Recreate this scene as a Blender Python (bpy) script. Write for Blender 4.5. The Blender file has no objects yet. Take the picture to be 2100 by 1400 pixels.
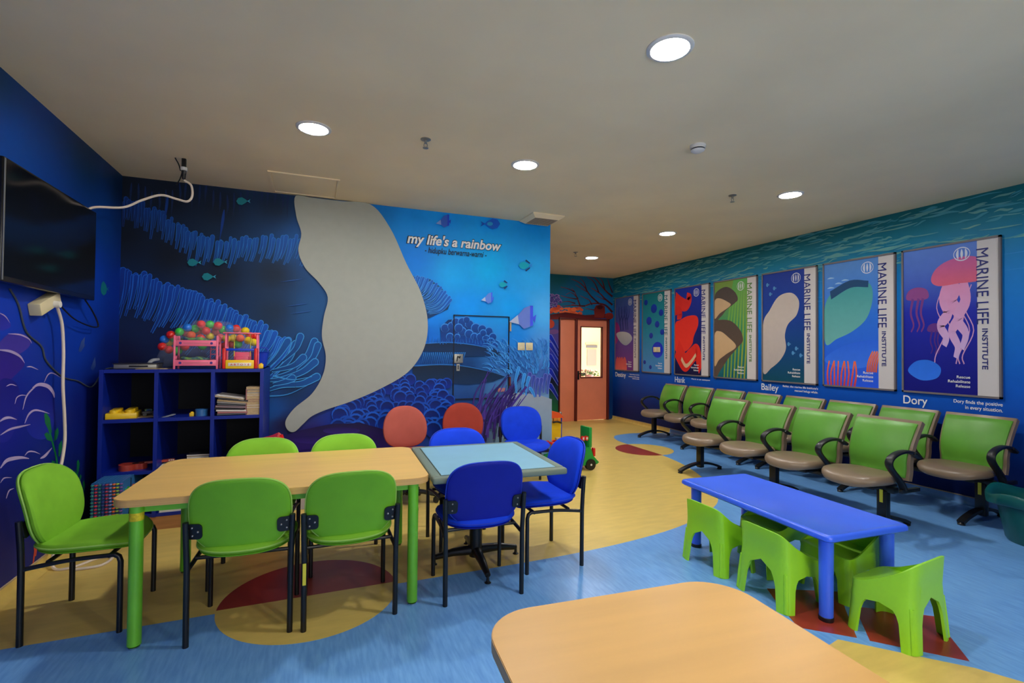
import bpy, bmesh, math, random
from mathutils import Vector, Matrix
from mathutils.geometry import tessellate_polygon
PI = math.pi
random.seed(7)
SC = bpy.context.scene
COL = SC.collection

# ------------------------------------------------------------------ camera
CAM_H = 1.40
YAW, PITCH, ROLL, FPX = 0.38018, 0.01599, 0.00918, 1009.68
_f0 = Vector((math.sin(YAW), math.cos(YAW), 0)); _r0 = Vector((math.cos(YAW), -math.sin(YAW), 0)); _u0 = Vector((0, 0, 1))
C_F = _f0*math.cos(PITCH) + _u0*math.sin(PITCH)
_u2 = -_f0*math.sin(PITCH) + _u0*math.cos(PITCH)
C_R = _r0*math.cos(ROLL) + _u2*math.sin(ROLL)
C_U = -_r0*math.sin(ROLL) + _u2*math.cos(ROLL)
cam = bpy.data.cameras.new('camera'); camo = bpy.data.objects.new('camera', cam); COL.objects.link(camo)
cam.sensor_width = 36; cam.lens = 36*FPX/2100; cam.clip_start = 0.02
camo.matrix_world = Matrix(((C_R.x, C_U.x, -C_F.x, 0), (C_R.y, C_U.y, -C_F.y, 0), (C_R.z, C_U.z, -C_F.z, CAM_H), (0, 0, 0, 1)))
SC.camera = camo
# ------------------------------------------------------------------ world, light level
w = bpy.data.worlds.new('world'); SC.world = w; w.use_nodes = True
w.node_tree.nodes['Background'].inputs[0].default_value = (1.0, 0.96, 0.91, 1)
w.node_tree.nodes['Background'].inputs[1].default_value = 5.9      # fill daylight, enters by the added window behind the viewer
SC.view_settings.view_transform = 'Standard'; SC.view_settings.look = 'None'
SC.view_settings.exposure = 0.0; SC.view_settings.gamma = 1.0; SC.view_settings.use_curve_mapping = False
LAMP = 300.0          # radiance of the downlight lenses
LAMP_COL = (1.0, 0.98, 0.95)

# ------------------------------------------------------------------ room numbers (metres)
XL, XR, YM, YD, XM, HC, YB = -1.57, 5.648, 5.19, 8.57, 2.547, 2.87, -2.2

def ray(px, py): return C_R*((px-1050)/FPX) + C_U*((700-py)/FPX) + C_F
def aty(px, py, Y): d = ray(px, py); p = d*(Y/d.y); p.z += CAM_H; return p     # photo point on the plane y = Y
def atx(px, py, X): d = ray(px, py); p = d*(X/d.x); p.z += CAM_H; return p
def atz(px, py, Z): d = ray(px, py); p = d*((Z-CAM_H)/d.z); p.z += CAM_H; return p

# ------------------------------------------------------------------ materials
def lin(c):
    c = c/255.0
    return c/12.92 if c <= 0.04045 else ((c+0.055)/1.055)**2.4
def S(*c): return (lin(c[0]), lin(c[1]), lin(c[2]), 1.0)
MATS = {}
def mat(name, col, rough=0.5, spec=0.5, metal=0.0, var=0.0, scale=8.0, stretch=None, col2=None, bump=0.0, bscale=200.0, coat=0.0, sheen=0.0):
    if name in MATS: return MATS[name]
    m = bpy.data.materials.new(name); m.use_nodes = True; nt = m.node_tree; b = nt.nodes['Principled BSDF']
    b.inputs['Roughness'].default_value = rough; b.inputs['Specular IOR Level'].default_value = spec; b.inputs['Metallic'].default_value = metal
    if coat: b.inputs['Coat Weight'].default_value = coat; b.inputs['Coat Roughness'].default_value = 0.15
    if sheen: b.inputs['Sheen Weight'].default_value = sheen
    c = S(*col); b.inputs['Base Color'].default_value = c
    tc = nt.nodes.new('ShaderNodeTexCoord')
    if var or col2:
        mp = nt.nodes.new('ShaderNodeMapping'); nt.links.new(tc.outputs['Object'], mp.inputs['Vector'])
        if stretch: mp.inputs['Scale'].default_value = stretch
        n = nt.nodes.new('ShaderNodeTexNoise'); n.inputs['Scale'].default_value = scale; n.inputs['Detail'].default_value = 5
        nt.links.new(mp.outputs['Vector'], n.inputs['Vector'])
        r = nt.nodes.new('ShaderNodeValToRGB'); nt.links.new(n.outputs['Fac'], r.inputs['Fac'])
        a = [max(0, x*(1-var)) for x in c[:3]]; d = [min(1, x*(1+var)) for x in c[:3]]
        if col2: d = S(*col2)[:3]; a = c[:3]
        r.color_ramp.elements[0].position = 0.35; r.color_ramp.elements[1].position = 0.68
        r.color_ramp.elements[0].color = (*a, 1); r.color_ramp.elements[1].color = (*d, 1)
        nt.links.new(r.outputs['Color'], b.inputs['Base Color'])
    if bump:
        n2 = nt.nodes.new('ShaderNodeTexNoise'); n2.inputs['Scale'].default_value = bscale; nt.links.new(tc.outputs['Object'], n2.inputs['Vector'])
        bp = nt.nodes.new('ShaderNodeBump'); bp.inputs['Strength'].default_value = bump; bp.inputs['Distance'].default_value = 0.002
        nt.links.new(n2.outputs['Fac'], bp.inputs['Height']); nt.links.new(bp.outputs['Normal'], b.inputs['Normal'])
    MATS[name] = m; return m
def print_mat(name, rough=0.45, spec=0.4):
    m = bpy.data.materials.new(name); m.use_nodes = True; nt = m.node_tree; b = nt.nodes['Principled BSDF']
    b.inputs['Roughness'].default_value = rough; b.inputs['Specular IOR Level'].default_value = spec
    a = nt.nodes.new('ShaderNodeAttribute'); a.attribute_name = 'Col'
    n = nt.nodes.new('ShaderNodeTexNoise'); n.inputs['Scale'].default_value = 14; n.inputs['Detail'].default_value = 6
    tc = nt.nodes.new('ShaderNodeTexCoord'); nt.links.new(tc.outputs['Object'], n.inputs['Vector'])
    mr = nt.nodes.new('ShaderNodeMapRange'); mr.inputs['To Min'].default_value = 0.93; mr.inputs['To Max'].default_value = 1.06
    nt.links.new(n.outputs['Fac'], mr.inputs['Value'])
    mx = nt.nodes.new('ShaderNodeVectorMath'); mx.operation = 'SCALE'
    nt.links.new(a.outputs['Color'], mx.inputs[0]); nt.links.new(mr.outputs['Result'], mx.inputs['Scale'])
    nt.links.new(mx.outputs['Vector'], b.inputs['Base Color']); MATS[name] = m; return m
def emit_mat(name, col, strength):
    m = bpy.data.materials.new(name); m.use_nodes = True; b = m.node_tree.nodes['Principled BSDF']
    b.inputs['Base Color'].default_value = (0.8, 0.8, 0.8, 1); b.inputs['Emission Color'].default_value = (*col, 1); b.inputs['Emission Strength'].default_value = strength
    MATS[name] = m; return m
def film_mat(name, col, opacity, rough=0.08):
    m = bpy.data.materials.new(name); m.use_nodes = True; nt = m.node_tree; b = nt.nodes['Principled BSDF']
    b.inputs['Base Color'].default_value = S(*col); b.inputs['Roughness'].default_value = rough
    t = nt.nodes.new('ShaderNodeBsdfTransparent'); x = nt.nodes.new('ShaderNodeMixShader'); x.inputs[0].default_value = opacity
    nt.links.new(t.outputs[0], x.inputs[1]); nt.links.new(b.outputs[0], x.inputs[2]); nt.links.new(x.outputs[0], nt.nodes['Material Output'].inputs[0])
    MATS[name] = m; return m

# ------------------------------------------------------------------ mesh builder
def catmull(pts, k=6, closed=False):
    P = [Vector(p) for p in pts]; n = len(P); out = []
    if n < 3: return P
    rng = n if closed else n-1
    for i in range(rng):
        p0 = P[(i-1) % n] if closed or i > 0 else P[0]*2-P[1]
        p1 = P[i]; p2 = P[(i+1) % n]; p3 = P[(i+2) % n] if closed or i+2 < n else P[-1]*2-P[-2]
        for j in range(k):
            t = j/k
            out.append(0.5*((2*p1) + (p2-p0)*t + (2*p0-5*p1+4*p2-p3)*t*t + (3*p1-p0-3*p2+p3)*t*t*t))
    if not closed: out.append(P[-1].copy())
    return out
def frames(P, closed=False, up=None):
    n = len(P); T = []
    for i in range(n):
        a = P[(i-1) % n] if closed or i > 0 else P[i]; b = P[(i+1) % n] if closed or i < n-1 else P[i]
        d = b-a; T.append(d.normalized() if d.length > 1e-9 else Vector((0, 0, 1)))
    if up is None: up = Vector((0, 0, 1)) if abs(T[0].z) < 0.9 else Vector((1, 0, 0))
    N = []; last = (Vector(up) - T[0]*T[0].dot(Vector(up))).normalized()
    for t in T:
        last = last - t*t.dot(last); last = last.normalized() if last.length > 1e-6 else Vector((1, 0, 0)); N.append(last.copy())
    return T, N
class MB:
    def __init__(s): s.v = []; s.f = []
    def add(s, v, f):
        o = len(s.v); s.v += [tuple(p) for p in v]; s.f += [tuple(i+o for i in q) for q in f]; return s
    def box(s, c, d, m=None):
        x, y, z = d[0]/2, d[1]/2, d[2]/2
        v = [Vector((a*x, b*y, e*z)) for a in (-1, 1) for b in (-1, 1) for e in (-1, 1)]
        if m: v = [m @ p for p in v]
        v = [p+Vector(c) for p in v]
        return s.add(v, [(0, 1, 3, 2), (4, 6, 7, 5), (0, 4, 5, 1), (2, 3, 7, 6), (0, 2, 6, 4), (1, 5, 7, 3)])
    def rbox(s, c, d, r=0.01, seg=2, m=None):
        bm = bmesh.new(); bmesh.ops.create_cube(bm, size=1)
        for p in bm.verts: p.co = Vector((p.co.x*d[0], p.co.y*d[1], p.co.z*d[2]))
        bmesh.ops.bevel(bm, geom=list(bm.edges), offset=min(r, min(d)*0.49), segments=seg, profile=0.5, affect='EDGES')
        bm.verts.index_update()
        v = [((m @ p.co) if m else p.co)+Vector(c) for p in bm.verts]; f = [[q.index for q in x.verts] for x in bm.faces]; bm.free()
        return s.add(v, f)
    def tube(s, pts, r, n=8, k=0, closed=False, caps=True):
        P = catmull(pts, k, closed) if k else [Vector(p) for p in pts]
        T, N = frames(P, closed); R = r if isinstance(r, (list, tuple)) else None; m = len(P); v = []; f = []
        for i, p in enumerate(P):
            b = T[i].cross(N[i]); rr = (R[0]+(R[1]-R[0])*i/max(1, m-1)) if R else r
            v += [p + (N[i]*math.cos(2*PI*j/n) + b*math.sin(2*PI*j/n))*rr for j in range(n)]
        for i in range(m if closed else m-1):
            for j in range(n):
                a = i*n+j; b2 = i*n+(j+1) % n; c = ((i+1) % m)*n+(j+1) % n; d = ((i+1) % m)*n+j; f.append((a, b2, c, d))
        if caps and not closed: f += [tuple(range(n-1, -1, -1)), tuple((m-1)*n+j for j in range(n))]
        return s.add(v, f)
    def cyl(s, p0, p1, r, n=16): return s.tube([p0, p1], r, n)
    def sweep(s, pts, sec, up, k=0):
        P = catmull(pts, k) if k else [Vector(p) for p in pts]; T, N = frames(P, up=up); v = []; f = []; n = len(sec); m = len(P)
        U = Vector(up).normalized()
        for i, p in enumerate(P):
            nn = U - T[i]*T[i].dot(U); nn.normalize(); b = T[i].cross(nn)
            v += [p + nn*a + b*c for a, c in sec]
        for i in range(m-1):
            for j in range(n): f.append((i*n+j, i*n+(j+1) % n, (i+1)*n+(j+1) % n, (i+1)*n+j))
        f += [tuple(range(n-1, -1, -1)), tuple((m-1)*n+j for j in range(n))]
        return s.add(v, f)
    def lathe(s, prof, n=24, c=(0, 0, 0), m=None):
        v = []; f = []; k = len(prof)
        for i in range(n):
            a = 2*PI*i/n
            for r, z in prof:
                p = Vector((r*math.cos(a), r*math.sin(a), z)); p = (m @ p) if m else p; v.append(p+Vector(c))
        for i in range(n):
            for j in range(k-1): f.append((i*k+j, ((i+1) % n)*k+j, ((i+1) % n)*k+j+1, i*k+j+1))
        return s.add(v, f)
    def prism(s, poly, h0, h1, fn=None):
        # poly in 2d, extruded from h0 to h1; fn maps (a,b,h) to 3d
        fn = fn or (lambda a, b, h: (a, b, h)); n = len(poly)
        v = [fn(a, b, h0) for a, b in poly]+[fn(a, b, h1) for a, b in poly]
        tri = tessellate_polygon([[Vector((a, b, 0)) for a, b in poly]])
        f = [tuple(t) for t in tri]+[tuple(n+i for i in reversed(t)) for t in tri]+[(i, (i+1) % n, n+(i+1) % n, n+i) for i in range(n)]
        return s.add(v, f)
    def sphere(s, c, r, nu=16, nv=10, sc=(1, 1, 1)):
        v = []; f = []; c = Vector(c)
        for i in range(nv+1):
            t = PI*i/nv
            for j in range(nu): a = 2*PI*j/nu; v.append(c+Vector((r*sc[0]*math.sin(t)*math.cos(a), r*sc[1]*math.sin(t)*math.sin(a), r*sc[2]*math.cos(t))))
        for i in range(nv):
            for j in range(nu): f.append((i*nu+j, (i+1)*nu+j, (i+1)*nu+(j+1) % nu, i*nu+(j+1) % nu))
        return s.add(v, f)
    def pad(s, outline, T, fn, prof=None):
        # cushion over a closed outline (list of (a,b)); fn maps (a,b,h)
        prof = prof or [(0.0, .5), (.45, .5), (.75, .48), (.9, .40), (.97, .26), (1, .05), (1, -.1), (.97, -.32), (.9, -.44), (.75, -.5), (0.0, -.5)]
        n = len(outline); v = []; f = []; rows = []
        for r, h in prof:
            if r == 0: rows.append([len(v)]); v.append(fn(0, 0, h*T))
            else:
                rows.append(list(range(len(v), len(v)+n))); v += [fn(a*r, b*r, h*T) for a, b in outline]
        for a, b in zip(rows[:-1], rows[1:]):
            for j in range(n):
                if len(a) == 1: f.append((a[0], b[j], b[(j+1) % n]))
                elif len(b) == 1: f.append((a[j], b[0], a[(j+1) % n]))
                else: f.append((a[j], b[j], b[(j+1) % n], a[(j+1) % n]))
        return s.add(v, f)
    def build(s, name, m, parent=None, angle=38, recalc=True):
        me = bpy.data.meshes.new(name); me.from_pydata(s.v, [], s.f); me.validate()
        if recalc:
            bm = bmesh.new(); bm.from_mesh(me); bmesh.ops.recalc_face_normals(bm, faces=list(bm.faces)); bm.to_mesh(me); bm.free()
        me.polygons.foreach_set('use_smooth', [True]*len(me.polygons)); me.set_sharp_from_angle(angle=math.radians(angle))
        me.materials.append(MATS[m] if isinstance(m, str) else m)
        o = bpy.data.objects.new(name, me); COL.objects.link(o)
        if parent is not None: o.parent = parent
        return o
def superell(wx, wy, n=3.0, k=40):
    o = []
    for i in range(k):
        a = 2*PI*i/k; c, s_ = math.cos(a), math.sin(a)
        o.append((wx*math.copysign(abs(c)**(2/n), c), wy*math.copysign(abs(s_)**(2/n), s_)))
    return o
def rrect(x0, x1, y0, y1, r, k=6):
    o = []
    for cx, cy, a0 in ((x1-r, y1-r, 0), (x0+r, y1-r, PI/2), (x0+r, y0+r, PI), (x1-r, y0+r, 1.5*PI)):
        o += [(cx+r*math.cos(a0+PI/2*i/k), cy+r*math.sin(a0+PI/2*i/k)) for i in range(k+1)]
    return o
def tag(o, label=None, cat=None, group=None, kind=None):
    if label: o['label'] = label
    if cat: o['category'] = cat
    if group: o['group'] = group
    if kind: o['kind'] = kind
    return o
def thing(name, label, cat, loc=(0, 0, 0), rz=0, group=None):
    o = bpy.data.objects.new(name, None); COL.objects.link(o); o.empty_display_size = 0.1
    o.location = loc; o.rotation_euler = (0, 0, rz); return tag(o, label, cat, group)
def dup(root, loc, rz, label):
    r = root.copy(); COL.objects.link(r); r.location = loc; r.rotation_euler = (0, 0, rz); r['label'] = label
    for ch in [c for c in root.children]:
        c = ch.copy(); COL.objects.link(c); c.parent = r
        for g in [x for x in ch.children]:
            d = g.copy(); COL.objects.link(d); d.parent = c
    return r

# flat print: coloured polygons lying on a surface
class Canvas:
    def __init__(s, fn, step=0.00002): s.fn = fn; s.v = []; s.f = []; s.c = []; s.h = 0.0002; s.step = step   # fn(a,b,h) -> 3d
    def poly(s, pts, col, col2=None):
        s.h += s.step; n = len(s.v)
        tri = tessellate_polygon([[Vector((a, b, 0)) for a, b in pts]])
        lo = min(b for a, b in pts); hi = max(b for a, b in pts)
        for a, b in pts:
            s.v.append(s.fn(a, b, s.h))
            if col2: t = (b-lo)/max(1e-6, hi-lo); s.c.append(tuple(col[i]*(1-t)+col2[i]*t for i in range(3))+(1,))
            else: s.c.append(col)
        s.f += [tuple(n+i for i in t) for t in tri]
    def stroke(s, pts, w0, w1, col, col2=None, k=5, bulge=False):
        s.h += s.step; P = catmull([Vector((a, b, 0)) for a, b in pts], k) if k and len(pts) > 2 else [Vector((a, b, 0)) for a, b in pts]
        m = len(P); n0 = len(s.v)
        for i, p in enumerate(P):
            a = P[max(0, i-1)]; b = P[min(m-1, i+1)]; d = (b-a); d = d.normalized() if d.length > 0 else Vector((1, 0, 0)); q = Vector((-d.y, d.x, 0)); t = i/max(1, m-1)
            w = (w0+(w1-w0)*t)/2
            if bulge: w *= math.sin(PI*(0.06+0.88*t))
            c = col if not col2 else tuple(col[j]*(1-t)+col2[j]*t for j in range(3))+(1,)
            for e in (1, -1): r = p+q*w*e; s.v.append(s.fn(r.x, r.y, s.h)); s.c.append(c)
        s.f += [(n0+2*i, n0+2*i+1, n0+2*i+3, n0+2*i+2) for i in range(m-1)]
    def disc(s, cx, cy, rx, ry, col, col2=None, n=20): s.poly([(cx+rx*math.cos(2*PI*i/n), cy+ry*math.sin(2*PI*i/n)) for i in range(n)], col, col2)
    def ring(s, cx, cy, rx, ry, wd, col, a0=0, a1=2*PI, n=20):
        s.stroke([(cx+rx*math.cos(a0+(a1-a0)*i/n), cy+ry*math.sin(a0+(a1-a0)*i/n)) for i in range(n+1)], wd, wd, col, k=0)
    def build(s, name, m, parent): 
        me = bpy.data.meshes.new(name); me.from_pydata([tuple(p) for p in s.v], [], s.f)
        at = me.attributes.new('Col', 'FLOAT_COLOR', 'POINT'); at.data.foreach_set('color', [x for c in s.c for x in c])
        me.materials.append(MATS[m]); o = bpy.data.objects.new(name, me); COL.objects.link(o); o.parent = parent; return o
def shade(ctrl, power=2.6):
    # smooth colour field from control points (a,b,(r,g,b))
    L = [(a, b, S(*c)) for a, b, c in ctrl]
    def fn(a, b):
        ws = 0; o = [0, 0, 0]
        for x, y, c in L:
            d = ((a-x)**2+(b-y)**2)**(power/2)+1e-6; q = 1/d; ws += q
            for i in range(3): o[i] += c[i]*q
        return (o[0]/ws, o[1]/ws, o[2]/ws, 1)
    return fn
def field(fn3, a0, a1, b0, b1, na, nb, colfn, name, m, parent=None):
    v = []; c = []; f = []
    for i in range(na+1):
        for j in range(nb+1):
            a = a0+(a1-a0)*i/na; b = b0+(b1-b0)*j/nb; v.append(tuple(fn3(a, b, 0))); c.append(colfn(a, b))
    for i in range(na):
        for j in range(nb): q = i*(nb+1)+j; f.append((q, q+nb+1, q+nb+2, q+1))
    me = bpy.data.meshes.new(name); me.from_pydata(v, [], f)
    at = me.attributes.new('Col', 'FLOAT_COLOR', 'POINT'); at.data.foreach_set('color', [x for q in c for x in q])
    me.materials.append(MATS[m]); o = bpy.data.objects.new(name, me); COL.objects.link(o)
    if parent is not None: o.parent = parent
    return o
# lettering as flat mesh; right/up are the reading directions in space
def lettering(name, body, m, parent, origin, right, up, width=None, height=None, align='l', bold=0.0, shear=0.0, depth=0.001):
    cu = bpy.data.curves.new(name, 'FONT'); cu.body = body; cu.size = 1; cu.offset = bold; cu.shear = shear; cu.extrude = 0.01
    ob = bpy.data.objects.new(name, cu); COL.objects.link(ob); dg = bpy.context.evaluated_depsgraph_get(); dg.update()
    me = bpy.data.meshes.new_from_object(ob.evaluated_get(dg)); bpy.data.objects.remove(ob); bpy.data.curves.remove(cu)
    xs = [q.co.x for q in me.vertices]; ys = [q.co.y for q in me.vertices]; x0, x1, y0, y1 = min(xs), max(xs), min(ys), max(ys)
    sy = height/(y1-y0) if height else None; sx = width/(x1-x0) if width else None
    sx = sx or sy; sy = sy or sx
    R, U = Vector(right), Vector(up); N = R.cross(U); O = Vector(origin)
    off = {'l': 0, 'r': -(x1-x0)*sx, 'c': -(x1-x0)*sx/2}[align]
    for q in me.vertices:
        a = (q.co.x-x0)*sx+off; b = (q.co.y-y0)*sy; h = depth if q.co.z > 0 else 0.0
        q.co = O+R*a+U*b+N*h
    me.materials.clear(); me.materials.append(MATS[m] if isinstance(m, str) else m)
    o = bpy.data.objects.new(name, me); COL.objects.link(o); o.parent = parent; return o

# ------------------------------------------------------------------ material library
mat('ceiling_paint', (246, 226, 184), 0.8, 0.2, var=0.05, scale=1.2)
mat('plain_wall', (30, 70, 140), 0.6, 0.3, var=0.08, scale=3)
mat('vinyl_yellow', (220, 190, 102), 0.32, 0.5, var=0.06, scale=5, stretch=(1, 4, 1))
mat('vinyl_blue', (98, 152, 218), 0.30, 0.5, scale=9, stretch=(7, 0.9, 1), col2=(118, 174, 230))
mat('vinyl_red', (150, 52, 40), 0.32, 0.5, var=0.08, scale=6)
mat('trim_tan', (190, 165, 130), 0.5)
mat('wood_top', (216, 176, 100), 0.36, 0.5, var=0.05, scale=3, stretch=(0.4, 5, 5))
mat('wood_top_orange', (210, 162, 86), 0.40, 0.5, var=0.05, scale=3, stretch=(0.4, 5, 5))
mat('wood_edge', (204, 162, 100), 0.45, 0.4, var=0.08, scale=4, stretch=(0.3, 0.3, 60))
mat('wood_plinth', (176, 124, 74), 0.5, 0.4, var=0.1, scale=4, stretch=(1, 1, 12))
mat('green_metal', (104, 184, 46), 0.3, 0.5, var=0.05)
mat('yellow_scuff', (206, 190, 40), 0.6, 0.3, var=0.25, scale=60)
mat('chrome', (200, 200, 200), 0.2, 0.5, 1.0)
mat('black_metal', (14, 15, 18), 0.35, 0.5)
mat('black_plastic', (16, 17, 20), 0.42, 0.5)
mat('green_fabric', (122, 182, 46), 0.75, 0.2, var=0.06, scale=9, bump=0.15, bscale=500)
mat('green_shell', (106, 174, 38), 0.55, 0.3, var=0.07, scale=7)
mat('green_piping', (150, 196, 90), 0.6, 0.3)
mat('blue_fabric', (14, 62, 214), 0.8, 0.2, var=0.07, scale=9, bump=0.15, bscale=500)
mat('blue_shell', (12, 26, 150), 0.6, 0.3, var=0.07, scale=7)
mat('blue_piping', (30, 60, 190), 0.6, 0.3)
mat('salmon_fabric', (178, 88, 76), 0.8, 0.2, var=0.05, bump=0.12, bscale=500)
mat('rust_fabric', (158, 58, 44), 0.8, 0.2, var=0.05, bump=0.12, bscale=500)
mat('bolt_metal', (170, 170, 170), 0.35, 0.5, 0.8)
mat('sticker_yellow', (214, 206, 60), 0.5, 0.4)
mat('table_blue_top', (132, 178, 198), 0.35, 0.5, var=0.03)
mat('table_grey_edge', (108, 122, 108), 0.45, 0.4)
mat('kids_blue', (60, 104, 240), 0.28, 0.5, var=0.04, scale=3)
mat('kids_green', (150, 216, 38), 0.33, 0.5, var=0.04, scale=4)
mat('bench_green', (90, 154, 46), 0.42, 0.5, var=0.05, scale=6, bump=0.05, bscale=300)
mat('bench_taupe', (130, 110, 88), 0.36, 0.5, var=0.05, scale=6, bump=0.05, bscale=300)
mat('poster_frame', (112, 106, 106), 0.5, 0.4)
mat('white_print', (206, 200, 196), 0.5, 0.3)
mat('ink_white', (235, 235, 232), 0.5, 0.3)
mat('ink_navy', (24, 34, 110), 0.5, 0.3)
mat('ink_black', (12, 14, 26), 0.5, 0.3)
mat('ink_green', (90, 130, 60), 0.5, 0.3); mat('ink_teal', (20, 96, 110), 0.5, 0.3); mat('ink_mauve', (150, 84, 130), 0.5, 0.3)
mat('shelf_blue', (6, 34, 138), 0.4, 0.4, var=0.08, scale=5)
mat('shelf_shade', (10, 14, 24), 0.6, 0.2)  # near-black back panel, the compartments' deep shade put into its colour
mat('tv_black', (8, 9, 11), 0.12, 0.6)
mat('tv_bezel', (14, 14, 15), 0.25, 0.5)
mat('cable_white', (222, 206, 188), 0.5); mat('cable_black', (12, 12, 14), 0.5); mat('cable_grey', (60, 70, 84), 0.6)
mat('cream_plastic', (216, 202, 160), 0.4); mat('white_plastic', (226, 222, 212), 0.35)
mat('door_salmon', (238, 138, 102), 0.42, 0.4, var=0.04, scale=3); mat('door_frame', (96, 30, 25), 0.4, 0.4)
mat('metal_grey', (150, 148, 140), 0.4, 0.5, 0.6)
mat('teal_plastic', (8, 84, 80), 0.35, 0.5)
mat('toy_pink', (240, 110, 140), 0.35); mat('toy_deep_pink', (220, 90, 120), 0.35); mat('toy_red', (214, 34, 26), 0.3); mat('toy_yellow', (240, 196, 30), 0.35); mat('toy_blue', (16, 60, 200), 0.35)
mat('toy_green', (34, 150, 60), 0.35); mat('toy_orange', (250, 96, 40), 0.35); mat('toy_purple', (70, 40, 130), 0.5); mat('toy_amber', (240, 150, 40), 0.35)
mat('paper_white', (220, 214, 204), 0.7); mat('paper_tan', (186, 160, 120), 0.75, var=0.15, scale=60, stretch=(1, 1, 8)); mat('paper_grey', (120, 124, 130), 0.7); mat('cover_dark', (36, 34, 40), 0.5); mat('cover_rose', (170, 110, 110), 0.6)
mat('cover_blue', (50, 110, 170), 0.4)
mat('guitar_red', (170, 60, 44), 0.3); mat('cloth_navy', (30, 60, 110), 0.9, col2=(120, 160, 60), scale=30)
for n_, c_ in dict(red=(220, 40, 34), coral=(230, 80, 84), yellow=(226, 196, 30), green=(60, 200, 70), blue=(40, 120, 220), orange=(240, 90, 30)).items(): mat('ball_'+n_, c_, 0.18, 0.5)
mat('room_cream', (250, 230, 180), 0.7)
mat('board_grey', (170, 166, 158), 0.6); mat('leaf_green', (60, 130, 50), 0.6, col2=(150, 190, 90), scale=30); mat('petal_white', (236, 226, 210), 0.6)
print_mat('mural_print', 0.5, 0.22); print_mat('poster_print', 0.5, 0.22)
film_mat('glass_pane', (235, 240, 238), 0.08, 0.03); film_mat('bag_film', (220, 228, 235), 0.10, 0.12); film_mat('clear_plastic', (225, 228, 228), 0.4, 0.1)
emit_mat('lamp_lens', LAMP_COL, LAMP)

# ================================================================== THE ROOM
floor = MB().box(((XL+XR)/2, (YB+YD)/2+1, -0.05), (XR-XL+0.4, YD-YB+2.4, 0.1)).build('floor', 'vinyl_yellow'); tag(floor, kind='structure')
def inlay(poly, z, m):
    o = MB().prism(poly, 0.0, z).build('vinyl_inlay', m, floor); return o
blue_edge = [tuple(p[:2]) for p in catmull([(XL, 2.985, 0), (0.2, 2.99, 0), (1.3, 2.99, 0), (1.9, 3.02, 0), (2.4, 3.09, 0), (2.82, 3.2, 0), (3.2, 3.37, 0), (3.5, 3.56, 0), (3.7, 3.8, 0), (3.9, 4.1, 0), (4.1, 4.5, 0), (4.26, 4.95, 0), (4.34, 5.4, 0), (4.36, 5.8, 0), (4.36, 6.3, 0), (4.42, 6.63, 0), (4.58, 6.88, 0), (4.85, 6.98, 0), (5.1, 6.98, 0), (5.39, 6.9, 0), (XR, 6.82, 0)], 4)]
inlay(blue_edge+[(XR, YB), (XL, YB)], 0.0008, 'vinyl_blue')
def arc(cx, cy, r, a0, a1, n=40): return [(cx+r*math.cos(a0+(a1-a0)*i/n), cy+r*math.sin(a0+(a1-a0)*i/n)) for i in range(n+1)]
inlay(arc(0, 3.02, 0.468, 0, PI), 0.0014, 'vinyl_red'); inlay(arc(0, 3.02, 0.468, PI, 2*PI), 0.0014, 'vinyl_yellow')
inlay(arc(4.35, 5.80, 0.40, PI/2, 1.5*PI), 0.0014, 'vinyl_red'); inlay(arc(4.35, 5.80, 0.40, -PI/2, PI/2), 0.0014, 'vinyl_yellow')
inlay([(2.5, 2.16), (2.87, 1.98), (2.70, 1.83), (2.489, 1.631), (2.30, 1.80), (2.42, 2.03)], 0.0014, 'vinyl_red')
inlay([(2.783, 1.838), (3.10, 1.60), (2.946, 1.483), (2.785, 1.323), (2.523, 1.592)], 0.0014, 'vinyl_red')
inlay([(2.389, 1.656), (2.559, 1.479), (2.749, 1.286), (2.85, 1.12), (2.60, 1.02), (2.25, 1.25), (2.2, 1.62)], 0.0014, 'vinyl_yellow')

ceil = MB().box(((XL+XR)/2, (YB+YD)/2+1, HC+0.05), (XR-XL+0.4, YD-YB+2.4, 0.1)).build('ceiling', 'ceiling_paint'); tag(ceil, kind='structure')
def wall(name, c, d): return tag(MB().box(c, d).build(name, 'plain_wall'), kind='structure')
w_left = wall('wall_left', (XL-0.06, (YB+YM)/2, HC/2), (0.12, YM-YB+0.24, HC))
w_mid = wall('wall_center', ((XL+XM)/2, YM+0.06, HC/2), (XM-XL, 0.12, HC))
w_side = wall('wall_center_side', (XM-0.06, (YM+0.12+YD)/2, HC/2), (0.12, YD-YM-0.12, HC))
w_right = wall('wall_right', (XR+0.06, (YB+YD)/2, HC/2), (0.12, YD-YB+0.24, HC))
WN = (-1.0, 3.2, .85, 2.5)     # opening of an added, unseen window behind the viewer, for fill light
w_near = MB()
for x0, x1, z0, z1 in ((XL, WN[0], 0, HC), (WN[1], XR, 0, HC), (WN[0], WN[1], 0, WN[2]), (WN[0], WN[1], WN[3], HC)): w_near.box(((x0+x1)/2, YB-0.06, (z0+z1)/2), (x1-x0, 0.12, z1-z0))
w_near = tag(w_near.build('wall_near', 'plain_wall'), kind='structure')
win = bpy.data.objects.new('added_window_1', None); COL.objects.link(win); tag(win, kind='structure')  # unseen window, added to brighten the ceiling and surfaces facing the camera
for x0, x1, z0, z1 in ((WN[0], WN[1], WN[2], WN[2]+.05), (WN[0], WN[1], WN[3]-.05, WN[3]), *[(WN[0]+.83*i, WN[0]+.83*i+.05, WN[2], WN[3]) for i in range(6)]): MB().rbox(((x0+x1)/2, YB-.06, (z0+z1)/2), (x1-x0, .06, z1-z0), .004).build('added_window_frame', 'white_plastic', win)
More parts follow.
